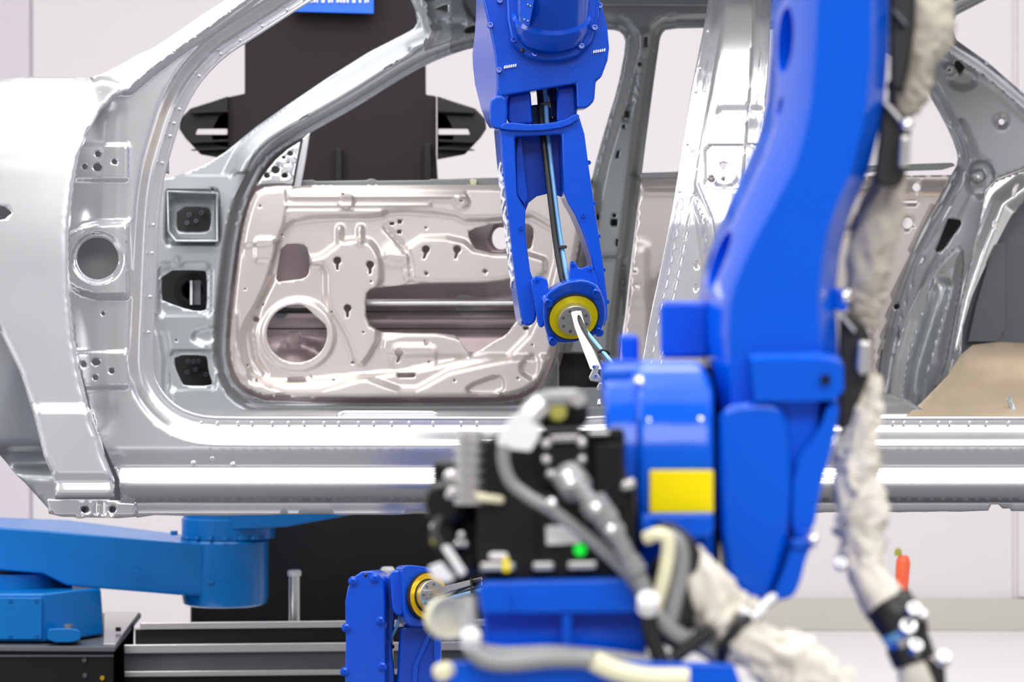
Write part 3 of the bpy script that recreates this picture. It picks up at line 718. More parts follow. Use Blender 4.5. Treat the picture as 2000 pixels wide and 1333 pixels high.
# legs of the track down to the floor
for x in (300, 660, 1020): boxw('track_leg', W(x, 0, DR)[0]-.06, W(x, 0, DR)[0]+.06, DR-5+.02, DR-5+.12, 0, .46, M['black'], trk)
po = thing('rail_post', W(575, 1213, 7.3), 'short grey post with round cap standing behind the track, in front of black cabinet', 'post')
lathe('post', (575, 1214, 7.3), (0, 0, 1), [(-.70, .0155), (.135, .0155)], M['alu'], po, n=20)
lathe('post_cap', (575, 1126, 7.3), (0, 0, 1), [(0, .019), (.012, .020), (.018, .017)], M['white'], po, n=20, bevel=.002)
po2 = thing('rail_post', W(757, 1213, 7.3), 'pale post cap showing just above the lower robot, between its two housings', 'post')
lathe('post', (757, 1214, 7.3), (0, 0, 1), [(-.70, .0155), (.135, .0155)], M['alu'], po2, n=20)
lathe('post_cap', (757, 1126, 7.3), (0, 0, 1), [(0, .019), (.018, .021), (.026, .016)], M['white'], po2, n=20, bevel=.002)

# carriage
DK = 6.9
car2 = thing('track_carriage', (W(100, 0, DK)[0], DK-5, 0), 'black steel carriage box with grey corner plate under the azure robot', 'machine base')
prism('carriage_box', [(-160, 1262), (222, 1266), (222, 1751), (-160, 1751)], DK, DK+.5, M['black'], car2, bevel=.004)
loft('top_plate', [[(-160, 1262, DK-.02), (226, 1264, DK-.02), (275, 1198, DK+.80), (-160, 1198, DK+.80)], [(-160, 1272, DK-.02), (224, 1274, DK-.02), (276, 1207, DK+.80), (-160, 1207, DK+.80)]], M['slate'], car2, bevel=.002)
loft('corner_plate', [[(202, 1258, DK+.02), (226, 1258, DK+.02), (272, 1195, DK+.78), (204, 1195, DK+.78)], [(202, 1262, DK+.02), (226, 1262, DK+.02), (272, 1199, DK+.78), (204, 1199, DK+.78)]], M['alu'], car2, bevel=.001)
prism('carriage_side', [(214, 1268), (240, 1244), (262, 1219), (254, 1600), (214, 1600)], 7.38, 7.46, M['black'], car2, bevel=.002)
prism('cover_edge', [(-160, 1280), (222, 1280), (222, 1284), (-160, 1284)], DK-.008, DK, M['slate'], car2, bevel=.001)
for x, y, m in ((165, 1290, 'slate'), (166, 1320, 'slate'), (200, 1325, 'gold')): dot('screw', (x, y, DK-.002), .006, M[m], car2, (0, -1, 0), BOLT, 12)
dot('screw', (231, 1232, DK+.25), .008, M['black'], car2, (0, 0, 1), BOLT, 12)
# fix screw standing on plate: keep at the plate height
# azure robot behind the car
DA = 7.1
az = thing('robot_arm', (W(60, 0, DA)[0], DA-5, .55), 'azure blue palletising robot with flat horizontal arm under the front fender', 'robot')
loft('swing_arm', [[(-200, 1020, DA), (0, 1031, DA), (85, 1037, DA), (350, 1061, DA), (400, 1062, DA+.06), (400, 1166, DA+.06), (350, 1163, DA), (130, 1145, DA), (84, 1122, DA), (0, 1115, DA), (-200, 1112, DA)],
      [(-200, 1005, DA+.35), (0, 1011, DA+.35), (130, 1016, DA+.35), (352, 1044, DA+.35), (410, 1048, DA+.34), (410, 1140, DA+.34), (352, 1140, DA+.35), (130, 1125, DA+.35), (84, 1105, DA+.35), (0, 1100, DA+.35), (-200, 1100, DA+.35)]], M['azure'], az, bevel=.006)
lathe('elbow_housing', (440, 1178, DA+.16), (0, 0, 1), [(-.006, .105), (.0, .118), (.02, .122), (.175, .122), (.182, .115), (.182, .05)], M['azure'], az, n=56)
lathe('elbow_flange', (446, 1050, DA+.18), (0, 0, 1), [(0, .132), (.055, .132), (.06, .125)], M['azure'], az, n=56)
lathe('elbow_drive', (446, 1040, DA+.18), (0, 0, 1), [(0, .128), (.085, .128)], M['azure'], az, n=48)
loft('fore_arm', [[(450, 990, DA+.05), (705, 996, DA+.05), (700, 1004, DA+.05), (560, 1030, DA+.05), (450, 1036, DA+.05)], [(450, 990, DA+.3), (705, 992, DA+.3), (700, 1000, DA+.3), (560, 1020, DA+.3), (450, 1026, DA+.3)]], M['azure'], az, bevel=.004)
lathe('arm_knob', (340, 1046, DA), (0, 0, 1), [(0, .01), (.012, .01)], M['azure'], az, n=14)
for i in range(9):
    a = -PI*.95+i*PI*.9/8
    bolt(az, (440+88*math.cos(a)*.95, 1052+6*math.sin(-a)*.3, DA+.16-.125*abs(math.sin(a))), .006, (0, 0, 1), 'azure')
for x, y in ((265, 1113), (412, 1136)): prism('cast_mark', [(x-6, y), (x+6, y), (x+6, y+5), (x-6, y+5)], DA-.006 if x < 300 else DA+.034, DA+.01 if x < 300 else DA+.05, M['azure'], az, bevel=.001)
# base of the azure robot
loft('robot_base', [[(-200, 1160, 6.93), (85, 1160, 6.93), (150, 1152, 7.0), (196, 1150, 7.09), (196, 1140, DA+.4), (-200, 1140, DA+.4)],
      [(-200, 1255, 6.93), (88, 1255, 6.93), (155, 1249, 7.0), (202, 1241, 7.09), (202, 1214, DA+.3), (-200, 1214, DA+.3)]], M['azure'], az, bevel=.008)
lathe('slew_collar', (30, 1165, DA+.18), (0, 0, 1), [(0, .20), (.02, .20), (.025, .16), (.075, .16)], M['azure'], az, n=56, bevel=.002)
prism('base_cover', [(-160, 1168), (82, 1168), (82, 1250), (-160, 1250)], 6.915, 6.93, M['azure'], az, bevel=.003)
for x, y in ((20, 1173), (71, 1173), (20, 1243), (71, 1243)): bolt(az, (x, y, 6.914), .005, m='azure')
for i in range(7): bolt(az, (-30+i*28, 1160, DA-.0), .007, (0, 0, 1), 'azure')
prism('base_foot', chaikin([(92, 1232), (100, 1228), (148, 1228), (160, 1236), (156, 1256), (92, 1256)], 1), 6.885, 6.98, M['azure'], az, bevel=.004)
dot('foot_bolt', (134, 1230, 6.93), .013, M['slate'], az, (0, 0, 1), BOLT, 12)

# orange bottle-like object at the right
ob = thing('spray_bottle', W(1757, 1180, 9.5), 'blurred orange bottle with olive cap far behind the right cable sleeve', 'bottle')
lathe('bottle', (1758, 1185, 9.5), (.07, 0, 1), [(0, .022), (.10, .026), (.165, .027), (.185, .02), (.19, .014)], M['orange'], ob, n=20)
lathe('cap', (1754, 1086, 9.5), (.03, 0, 1), [(0, .014), (.02, .013), (.028, .006)], M['olive'], ob, n=16)
st = tag(lathe('bottle_stand', (1762, 1330, 9.5), (0, 0, 1), [(-.26, .10), (-.25, .02), (.27, .014)], M['white'], None, n=20),
   'thin white stand carrying the orange bottle behind the right sleeve', 'stand')

# ================================================================ WELDING ROBOTS IN FOCUS
def rowloft(name, rows, m, parent, **k):
    """rows of (y, [(x, d), ...]) joined into a closed body"""
    return loft(name, [[(x, y, d) for x, d in r] for y, r in rows], m, parent, **k)

wr = thing('welding_robot', W(1060, 300, 4.4), 'glossy blue robot wrist reaching down in front of the front door opening', 'robot')
BF = M['bluef']
rowloft('casing_cover', [(y, [(xb, 4.47), (xf, 4.29), (xf+24, 4.29), (xb+40, 4.47)]) for y, xb, xf in
     ((-160, 925, 940), (0, 930, 943), (35, 929, 951), (65, 927, 958), (105, 922, 966), (130, 923, 969), (165, 927, 971), (212, 939, 967), (240, 950, 963), (252, 957, 963))], BF, wr, bevel=.003)
prism('wrist_casing', [(944, -160), (944, 0), (958, 60), (967, 112), (972, 168), (977, 189), (1035, 179), (1125, 164), (1127, 213), (1148, 211), (1161, 197), (1164, 158), (1174, 153), (1187, 118), (1190, 94), (1186, 50), (1172, 0), (1165, -160)],
      4.285, 4.50, BF, wr, shift=(-6, 4), bevel=.007, seg=3)
prism('casing_rim', [(985, -60), (990, 40), (1000, 88), (1030, 112), (1060, 120), (1095, 120), (1130, 110), (1158, 80), (1170, 30), (1172, -60)], 4.262, 4.30, BF, wr, bevel=.008, seg=3)
lathe('arm_tube', (1077, 44, 4.27), (.015, -.60, .80), [(-.02, .060), (.0, .0665), (.014, .0665), (.02, .062), (.42, .066)], BF, wr, n=64)
prism('tube_cover', [(1016, -40), (1052, -40), (1034, 52), (1026, 50), (1014, 30)], 4.175, 4.23, BF, wr, bevel=.002)
for x, y in ((1031, 9), (1036, 12), (1024, 38), (1031, 41)): dot('screw', (x, y, 4.173), .0016, M['chrome'], wr, (0, -1, .2), BOLT, 10)
for x, y, dd in ((957, 50, 4.283), (976, 2, 4.283), (974, 138, 4.283), (1003, 79, 4.258), (1044, 106, 4.258), (1135, 91, 4.258), (1161, 55, 4.258), (1171, 12, 4.275)): bolt(wr, (x, y, dd), .0052, (.1, -1, .15), 'bluef')
dot('plug', (1020, 99, 4.26), .004, M['rubber'], wr, (0, -1, 0))
for x0, y0 in ((984, 134), (1158, 104)):
    for i in range(6): prism('label_glint', [(x0+i*4.2, y0-i*.7), (x0+i*4.2+3, y0-i*.7-.5), (x0+i*4.2+3.6, y0-i*.7-6), (x0+i*4.2+1, y0-i*.7-5.5)], 4.282, 4.286, M['lettering'], wr, bevel=0)  # white strokes standing in for glints off the labels
prism('fork_knuckle', chaikin([(960, 188), (989, 184), (992, 215), (989, 247), (978, 254), (958, 250), (955, 215)], 1), 4.285, 4.42, BF, wr, bevel=.005, seg=3)
prism('fork_block', [(992, 186), (1036, 178), (1041, 242), (1000, 244), (990, 238)], 4.32, 4.46, BF, wr, bevel=.006)
prism('fork_block', [(1087, 170), (1124, 165), (1128, 224), (1110, 238), (1086, 242)], 4.32, 4.46, BF, wr, bevel=.006)
prism('fork_block', [(1036, 206), (1088, 200), (1088, 244), (1036, 246)], 4.42, 4.45, BF, wr, bevel=.003)
prism('swivel_ring', chaikin([(976, 246), (990, 238), (1045, 244), (1100, 236), (1127, 220), (1134, 230), (1108, 248), (1050, 257), (978, 254)], 1), 4.282, 4.46, BF, wr, bevel=.004)
prism('fork_block', [(1050, 165), (1088, 162), (1088, 206), (1050, 208)], 4.455, 4.47, BF, wr, bevel=.002)
tube('foil_wrap', [(1064, 160, 4.40), (1068, 185, 4.39), (1074, 205, 4.39), (1078, 226, 4.40)], .009, M['alu'], wr, n=18, k=8, wrinkle=.16)
fr = prism('wrist_fork', [(975, 250), (1045, 252), (1105, 243), (1131, 226), (1142, 262), (1151, 330), (1165, 425), (1178, 510), (1187, 585), (1187, 622), (1180, 640), (1169, 600), (1164, 560), (1155, 505), (1140, 460), (1123, 420), (1110, 398),
       (1101, 376), (1097, 263), (1006, 268), (1010, 380), (1027, 412), (1026, 432), (1028, 470), (1036, 530), (1048, 565), (1051, 600), (1046, 628), (1036, 637), (1024, 636), (1017, 620), (1008, 560), (1001, 500), (993, 425), (983, 340)],
      4.29, 4.40, BF, wr, shift=(-11, 1), bevel=.0045, seg=3)
prism('fork_web', [(1002, 262), (1100, 258), (1104, 388), (1085, 381), (1068, 379), (1048, 384), (1032, 397), (1024, 420), (1008, 392)], 4.365, 4.405, BF, wr, bevel=.002)
prism('cover_plate', [(1008, 300), (1012, 268), (1018, 268), (1030, 386), (1024, 400), (1010, 380)], 4.33, 4.37, BF, wr, bevel=.001)
for x, y, dd in ((1018, 445, 4.288), (1139, 421, 4.288), (985, 342, 4.30), (994, 425, 4.30), (1002, 490, 4.30), (1012, 553, 4.30), (978, 268, 4.30), (1150, 318, 4.30), (1160, 398, 4.30), (1169, 462, 4.30), (1179, 528, 4.30), (1186, 590, 4.30), (1022, 630, 4.30), (1070, 259, 4.30)):
    bolt(wr, (x, y, dd), .0038, (0, -1, 0), 'bluef')
# lettering on the left flank of the wrist fork, reading upwards
def flank_text(body, p0, p1, depthvec, hgt, m, parent):
    cu = bpy.data.curves.new('lettering', 'FONT'); cu.body = body; cu.size = 1; cu.extrude = .004; cu.offset = .035
    o = bpy.data.objects.new('lettering', cu); COL.objects.link(o)
    bpy.context.view_layer.update(); wd, hh = o.dimensions.x, o.dimensions.y
    me = bpy.data.meshes.new_from_object(o.evaluated_get(bpy.context.evaluated_depsgraph_get()))
    bpy.data.objects.remove(o)
    A = Vector(W(*p0)); B = Vector(W(*p1)); X = (B-A)/wd; Y = Vector(depthvec).normalized()*hgt/hh; Z = X.cross(Y).normalized()*.001*250
    b = base_of(parent); me.name = 'lettering'
    for v in me.vertices: v.co = A+X*v.co.x+Y*v.co.y+Z*v.co.z-b
    me.materials.clear(); me.materials.append(m)
    o = bpy.data.objects.new('lettering', me); COL.objects.link(o); o.parent = parent
    return o
e0 = Vector(W(1008, 560, 4.29)); e1 = Vector(W(983, 340, 4.29)); bk = Vector(W(1008-11, 561, 4.40))-e0
N = (e1-e0).cross(bk).normalized()
t = flank_text('YASKAWA', (1008, 560, 4.29), (980, 312, 4.29), bk, .068, M['lettering'], wr)
for v in t.data.vertices: v.co += N*.0012+bk.normalized()*.022
# wrist housing with seal ring and tool flange
def dpl(x, y): return 4.205+.00047*(y-610)+.00015*(x-1120)
ho = chaikin([(1060, 612), (1064, 578), (1082, 562), (1112, 548), (1145, 546), (1170, 560), (1183, 592), (1183, 628), (1172, 650), (1148, 662), (1110, 672), (1075, 668), (1066, 650)], 1)
loft('wrist_housing', [[(x, y, dpl(x, y)) for x, y in ho], [(x*.98+1121*.02-4, y*.98+600*.02-6, dpl(x, y)+.12) for x, y in ho]], BF, wr, bevel=.006, seg=3)
for x, y in ((1069, 588), (1162, 569), (1168, 644), (1078, 662)):
    lathe('housing_lug', (x, y, dpl(x, y)+.01), (.15, -.86, -.48), [(-.01, .0075), (.0125, .0075)], BF, wr, n=20, bevel=.001)
    bolt(wr, (x, y, dpl(x, y)-.003), .0042, (.15, -.86, -.48), 'bluef')
prism('housing_boss', chaikin([(1036, 552), (1040, 540), (1066, 540), (1072, 560), (1066, 600), (1064, 640), (1050, 640), (1046, 600)], 1), 4.25, 4.37, BF, wr, bevel=.005, seg=3)
prism('housing_boss', chaikin([(1112, 524), (1116, 511), (1126, 514), (1130, 526), (1152, 518), (1163, 535), (1170, 566), (1112, 566)], 1), 4.235, 4.36, BF, wr, bevel=.005, seg=3)
for x, y in ((1048, 548), (1118, 517), (1153, 526)): bolt(wr, (x, y, 4.235 if x > 1100 else 4.25), .004, (0, -.6, .8), 'bluef')
AX = (.15, -.86, -.48); fc = (1119, 617, dpl(1119, 617))
lathe('seal_gasket', fc, AX, [(-.01, .0425), (.0065, .0425), (.007, .0405), (.0055, .0400)], M['rubber'], wr, n=56)
lathe('seal_ring', fc, AX, [(-.008, .0402), (.0066, .0402), (.0060, .036), (.0052, .020)], M['yellow'], wr, n=56)
lathe('tool_flange', fc, AX, [(-.012, .0272), (.017, .0272), (.0178, .0264)], M['steel'], wr, n=56)
FC = Vector(W(*fc)); a_, u_, v_ = frame_of(AX)
def back_px(P):
    d = P.y+5; return (P.x*5000/d+1000, 666.5-(P.z-H)*5000/d, d)
for i in range(8):
    q = 2*PI*(i+.35)/8; P = FC+a_*.0178+u_*(.0205*math.cos(q))+v_*(.0205*math.sin(q))
    dot('flange_bolt', back_px(P), .0030, M['slate'], wr, AX, [(-.3, 1), (.25, 1), (.3, .8), (.3, .55), (.05, .5), (.05, .1)], 14)
rowloft('torch_bracket', [(y, [(xl, d), (xr, d-.002), (xr+2, d+.008), (xl+2, d+.010)]) for y, xl, xr, d in
    ((590, 1109, 1128, 4.195), (600, 1112, 1133, 4.19), (640, 1122, 1143, 4.165), (680, 1137, 1158, 4.14), (722, 1153, 1176, 4.115))], M['steel'], wr, bevel=.001)
tube('torch_cable', [(1128, 612, 4.19), (1136, 634, 4.165), (1150, 660, 4.15), (1168, 686, 4.13), (1192, 716, 4.10)], .0040, M['rubber'], wr, n=14)
tube('air_hose', [(1140, 640, 4.17), (1152, 656, 4.15), (1170, 678, 4.13), (1198, 712, 4.10)], .0030, M['sky'], wr, n=14)
tube('torch_cable', [(1128, 616, 4.20), (1138, 650, 4.185), (1150, 672, 4.165), (1178, 718, 4.12)], .0028, M['rubber'], wr, n=12)
tube('cable_tie', [(1168, 690, 4.125), (1176, 684, 4.12), (1186, 686, 4.12), (1190, 692, 4.125)], .002, M['rubber'], wr, n=10)
prism('tool_clamp', [(1150, 737), (1161, 713), (1166, 710), (1171, 716), (1167, 729), (1176, 741), (1172, 748), (1153, 745)], 4.09, 4.11, M['steel'], wr, bevel=.002)
prism('tool_clamp', [(1165, 757), (1171, 746), (1177, 750), (1176, 764), (1168, 765)], 4.09, 4.11, M['steel'], wr, bevel=.002)
lathe('tool_tip', (1171, 780, 4.10), (0, 0, -1), [(0, .003), (.008, .0045), (.012, .001)], M['steel'], wr, n=16)
for x, y in ((1160, 717), (1163, 735)): dot('clamp_screw', (x, y, 4.088), .003, M['chrome'], wr, (0, -1, 0), BOLT, 12)
tube('main_cable', [(1048, 140, 4.36), (1054, 185, 4.36), (1060, 262, 4.33), (1074, 380, 4.31), (1085, 470, 4.30), (1093, 520, 4.29), (1102, 562, 4.28)], .0050, M['rubber'], wr, n=16)
tube('air_hose', [(1060, 140, 4.36), (1065, 185, 4.36), (1070, 262, 4.335), (1083, 380, 4.315), (1095, 470, 4.305), (1104, 520, 4.29), (1112, 558, 4.28)], .0040, M['sky'], wr, n=16)
for x, y, dd in ((1094, 483, 4.30), (1063, 203, 4.355)):
    prism('cable_tie', [(x-9, y-2), (x+12, y-4), (x+14, y), (x+12, y+3), (x-9, y+3)], dd-.007, dd+.007, M['rubber'], wr, bevel=.001)

# second welding robot rising from below
w2 = thing('welding_robot', (W(760, 1200, 4.4)[0], -.6, 0), 'blue robot wrist rising from the bottom edge, its golden ring turned to the right', 'robot')
cv = [(672, 1420), (675, 1250), (674, 1175), (679, 1148), (690, 1128), (706, 1117), (724, 1115), (740, 1122), (749, 1138), (752, 1170), (752, 1330), (754, 1420)]
prism('side_cover', cv, 4.27, 4.40, BF, w2, shift=(17, -2), bevel=.004, seg=3)
for x, y in ((689, 1136), (732, 1130), (743, 1213), (676, 1227), (747, 1303), (673, 1313)):
    lathe('cover_lug', (x, y, 4.27), (0, -1, 0), [(-.01, .0075), (.003, .0075), (.004, .006)], BF, w2, n=20)
    bolt(w2, (x, y, 4.268), .0038, (0, -1, 0), 'bluef')
dot('plug', (714, 1124, 4.269), .003, M['rubber'], w2)
prism('arm_flank', [(752, 1125), (766, 1130), (772, 1160), (771, 1210), (765, 1260), (770, 1310), (776, 1420), (752, 1420)], 4.33, 4.44, BF, w2, bevel=.003)
prism('wrist_boss', chaikin([(760, 1128), (762, 1116), (784, 1112), (792, 1150), (790, 1206), (776, 1204), (766, 1196), (763, 1160)], 1), 4.27, 4.40, BF, w2, bevel=.005, seg=3)
def dp2(x): return 4.29-.0006*0+(x-790)*.0010*.62
h2 = chaikin([(784, 1112), (792, 1104), (822, 1106), (848, 1112), (862, 1140), (864, 1200), (858, 1224), (802, 1226), (792, 1214), (790, 1200)], 1)
AX2 = (.62, -.78, .08)
loft('wrist_housing', [[(x, y, 4.23+(x-790)*.0007) for x, y in h2], [(x*.96+10+8, y, 4.36+(x-790)*.0007) for x, y in h2]], BF, w2, bevel=.005, seg=3)
fc2 = (832, 1165, 4.257)
lathe('seal_gasket', fc2, AX2, [(-.01, .0405), (.0075, .0405), (.008, .0385), (.0065, .038)], M['rubber'], w2, n=56)
lathe('seal_ring', fc2, AX2, [(-.008, .0382), (.0076, .0382), (.0068, .034), (.006, .020)], M['gold'], w2, n=56)
lathe('tool_flange', fc2, AX2, [(-.012, .0262), (.018, .0262), (.019, .0253)], M['steel'], w2, n=56)
FC2 = Vector(W(*fc2)); a_, u_, v_ = frame_of(AX2)
for i in range(8):
    q = 2*PI*(i+.2)/8; P = FC2+a_*.019+u_*(.0195*math.cos(q))+v_*(.0195*math.sin(q))
    dot('flange_bolt', back_px(P), .0029, M['slate'], w2, AX2, [(-.3, 1), (.25, 1), (.3, .8), (.3, .55), (.05, .5), (.05, .1)], 14)
loft('torch_bar', [[(834, 1154, 4.235), (834, 1170, 4.235), (838, 1170, 4.25), (838, 1154, 4.25)], [(940, 1128, 4.10), (940, 1138, 4.10), (942, 1138, 4.115), (942, 1128, 4.115)]], M['steel'], w2, bevel=.001)
loft('torch_bar', [[(840, 1168, 4.24), (840, 1176, 4.24), (842, 1176, 4.25), (842, 1168, 4.25)], [(940, 1138, 4.11), (940, 1144, 4.11), (942, 1144, 4.12), (942, 1138, 4.12)]], M['alu'], w2, bevel=.001)
tube('air_hose', [(838, 1180, 4.24), (870, 1172, 4.20), (905, 1162, 4.15), (945, 1152, 4.10)], .0035, M['sky'], w2, n=12)
tube('cable', [(870, 1170, 4.2), (905, 1150, 4.15), (940, 1135, 4.10)], .002, M['rubber'], w2, n=10)
prism('cable_tie', [(918, 1130), (922, 1130), (924, 1160), (919, 1160)], 4.10, 4.13, M['rubber'], w2, bevel=.001)
prism('lower_arm', [(780, 1226), (800, 1222), (858, 1222), (862, 1240), (863, 1420), (768, 1420), (776, 1310)], 4.31, 4.43, BF, w2, bevel=.005, seg=3)
prism('arm_rib', [(846, 1228), (860, 1228), (862, 1420), (852, 1420)], 4.295, 4.31, BF, w2, bevel=.002)
prism('arm_rib', [(836, 1232), (848, 1232), (818, 1300), (808, 1420), (798, 1420), (806, 1300)], 4.30, 4.31, BF, w2, bevel=.002)
tube('hose', [(781, 1200, 4.30), (776, 1222, 4.30), (766, 1245, 4.32), (762, 1268, 4.36)], .0028, M['sky'], w2, n=12)
dot('plug', (766, 1264, 4.35), .004, M['rubber'], w2)
boxw('robot_column', W(672, 0, 4.3)[0], W(862, 0, 4.3)[0], -.70, -.57, 0, H-.63, BF, w2, bevel=.01)

# ================================================================ FOREGROUND ROBOT (out of focus)
fg = thing('handling_robot', (W(1400, 0, 1.85)[0], -3.15, 0), 'large blurred royal blue robot in the foreground, with a bent arm and black motor', 'robot')
BL = M['blue']
rows = [(-160, 1508, 1582, 1740), (0, 1508, 1578, 1736), (100, 1505, 1573, 1735), (200, 1497, 1565, 1727), (260, 1484, 1553, 1716), (330, 1454, 1532, 1698), (410, 1417, 1488, 1664), (450, 1400, 1465, 1650),
        (500, 1383, 1440, 1640), (560, 1367, 1415, 1633), (600, 1364, 1406, 1632), (660, 1366, 1403, 1636), (720, 1374, 1405, 1638), (800, 1392, 1410, 1632), (870, 1399, 1414, 1625), (950, 1403, 1416, 1601), (1050, 1405, 1418, 1583), (1110, 1409, 1424, 1568), (1150, 1425, 1440, 1555), (1190, 1468, 1475, 1500)]
arm = rowloft('lower_arm', [(y, [(xl, 1.92), (xl+(xm-xl)*.5, 1.865), (xm, 1.815), (xm+20, 1.795), (xr-34, 1.795), (xr, 1.83), (xr-4, 1.93), (xl+30, 1.95)]) for y, xl, xm, xr in rows], BL, fg, bevel=0, smooth=60)
def cutter(px, py, d, ax, r, l):
    return lathe('c', (px, py, d), ax, [(-l, r), (l, r)], BL, None, n=36)
cut(arm, [cutter(1536, 78, 1.875, (-1, -.28, 0), .024, .018), cutter(1408, 508, 1.875, (-.9, -.35, .15), .022, .016), cutter(1522, 208, 1.875, (-1, -.28, 0), .007, .014)])
arm.data.polygons.foreach_set('use_smooth', [True]*len(arm.data.polygons)); arm.data.set_sharp_from_angle(angle=math.radians(45))
def ledge_loop(g, d): return [(1466-g*.2, 706-g, d), (1482-g*.2, 704-g, d), (1600, 702-g, d), (1638, 706-g*.8, d), (1647, 716-g*.3, d), (1648, 760, d), (1632, 782+g*.1, d), (1475, 785+g*.1, d)]
loft('arm_ledge', [ledge_loop(0, 1.775), ledge_loop(7, 1.780), ledge_loop(13, 1.788), ledge_loop(17, 1.80), ledge_loop(17, 1.86)], BL, fg, bevel=0, smooth=60)
dot('ledge_bolt', (1612, 742, 1.772), .0035, M['black'], fg, (0, -1, 0), BOLT, 12)
prism('arm_web', chaikin([(1400, 820), (1418, 790), (1500, 782), (1532, 800), (1545, 860), (1545, 1000), (1530, 1090), (1500, 1180), (1450, 1170), (1410, 1110)], 1), 1.778, 1.83, BL, fg, bevel=.006, seg=3)
prism('arm_web', chaikin([(1548, 905), (1600, 840), (1618, 785), (1642, 780), (1628, 870), (1604, 950), (1588, 1045), (1545, 1060)], 1), 1.782, 1.83, BL, fg, bevel=.006, seg=3)
prism('arm_toe', chaikin([(1548, 1062), (1590, 1064), (1576, 1084), (1560, 1150), (1542, 1172), (1505, 1172), (1532, 1110)], 1), 1.77, 1.84, BL, fg, bevel=.005, seg=3)
prism('toe_lip', [(1545, 1052), (1594, 1056), (1594, 1070), (1545, 1072)], 1.765, 1.84, BL, fg, bevel=.002)
dot('toe_bolt', (1588, 1052, 1.763), .004, M['chrome'], fg, (0, -.8, .6))
dot('flank_bolt', (1655, 578, 1.83), .0055, M['chrome'], fg, (.6, -.8, .2))
prism('flank_bracket', [(1630, 560), (1652, 568), (1662, 590), (1650, 612), (1630, 606)], 1.83, 1.87, BL, fg, bevel=.003)
prism('flank_bracket', [(1364, 588), (1385, 588), (1385, 700), (1290, 700), (1288, 594), (1300, 588)], 1.88, 1.96, BL, fg, bevel=.004)
prism('flank_bracket', [(1208, 652), (1248, 654), (1248, 712), (1212, 712)], 1.92, 1.97, BL, fg, bevel=.004)
def drum(y0, y1, xl, xr, off, n=14):
    R = []
    for i in range(n+1):
        y = y0+(y1-y0)*i/n; q = (y-930)/235.; df = 1.845-.075*math.sqrt(max(0, 1-q*q))-off
        a = (y-705)/60.; r_ = xr-(26*max(0, 1-a)**1.5 if a < 1 else 0)
        R.append((y, [(xl, 1.95), (xl, df), (r_, df), (r_, 1.95)]))
    return R
rowloft('shoulder_drum', drum(712, 1135, 1180, 1300, 0), BL, fg, bevel=.004)
rowloft('shoulder_drum', drum(706, 1140, 1243, 1394, .008), BL, fg, bevel=.006)
prism('drum_flange', [(1170, 712), (1200, 702), (1362, 708), (1372, 722), (1172, 724)], 1.86, 1.96, BL, fg, bevel=.002)
prism('drum_flange', [(1172, 720), (1236, 718), (1234, 810), (1176, 800)], 1.80, 1.84, BL, fg, bevel=.004)
prism('joint_gap', [(1362, 715), (1388, 720), (1404, 900), (1406, 1120), (1386, 1120)], 1.86, 1.95, M['black'], fg, bevel=0)
rowloft('yellow_label', [(y, [(1269, 1.82), (1269, 1.7585), (1393, 1.7545), (1393, 1.82)]) for y in (919, 940, 960, 980, 1003)], M['label'], fg, bevel=.001)
prism('label_ledge', [(1250, 1004), (1395, 1002), (1394, 1040), (1382, 1052), (1262, 1056), (1250, 1040)], 1.745, 1.80, BL, fg, bevel=.003)
for x in (1268, 1290, 1312, 1330, 1350, 1368): dot('drum_glint', (x+random.uniform(-4, 4), 826+random.uniform(-8, 8), 1.776-.004), .0026, M['chrome'], fg, (0, -.8, .6))  # chrome dots standing in for lamp highlights on the drum
dot('drum_glint', (1213, 812, 1.795), .003, M['chrome'], fg, (0, -.8, .6)); dot('drum_glint', (1250, 744, 1.79), .004, M['chrome'], fg, (0, -.8, .6))
# motor block
BK = M['black']
mb = prism('motor', [(945, 862), (985, 842), (1220, 838), (1222, 930), (1240, 938), (1246, 1135), (940, 1135), (932, 1060), (932, 880)], 1.735, 1.86, BK, fg, bevel=.004)
prism('motor_flange', [(1058, 838), (1218, 836), (1218, 858), (1058, 860)], 1.725, 1.86, BK, fg, bevel=.002)
for i in range(14): prism('cooling_fin', [(1064+i*5, 834), (1066+i*5, 834), (1066+i*5, 842), (1064+i*5, 842)], 1.722, 1.74, M['slate'], mb, bevel=0)
prism('motor_flange', [(1150, 842), (1190, 842), (1190, 850), (1150, 850)], 1.718, 1.73, M['alu'], fg, bevel=.001)
prism('motor_cover', [(1048, 860), (1150, 860), (1152, 945), (1130, 950), (1060, 945)], 1.722, 1.74, BK, fg, bevel=.003)
prism('motor_cover', [(1155, 862), (1218, 862), (1220, 1000), (1160, 990)], 1.728, 1.74, BK, fg, bevel=.003)
prism('motor_cover', [(1050, 960), (1140, 960), (1150, 1130), (1050, 1130)], 1.728, 1.74, BK, fg, bevel=.003)
for x, y in ((1068, 866), (1136, 864), (1068, 897), (1136, 896), (1077, 925), (1134, 924)): dot('connector_screw', (x, y, 1.720), .0036, M['steel'], fg, (0, -.9, .4))
prism('connector_face', [(1074, 852), (1132, 850), (1132, 862), (1074, 864)], 1.715, 1.722, M['steel'], fg, bevel=.001)
prism('rating_plate', [(1066, 1028), (1134, 1026), (1134, 1062), (1068, 1065)], 1.721, 1.728, M['white'], fg, bevel=.0005)
dot('pilot_lamp', (1133, 1075, 1.722), .0044, M['green'], fg)
for x0, x1, y in ((938, 1006, 1108), (1040, 1082, 1107), (1108, 1166, 1105)): prism('mounting_strip', [(x0, y-8), (x1, y-9), (x1, y+7), (x0, y+8)], 1.715, 1.735, M['steel'], fg, bevel=.002)
prism('mounting_strip', [(955, 1080), (992, 1080), (992, 1094), (955, 1094)], 1.716, 1.735, M['white'], fg, bevel=.002)
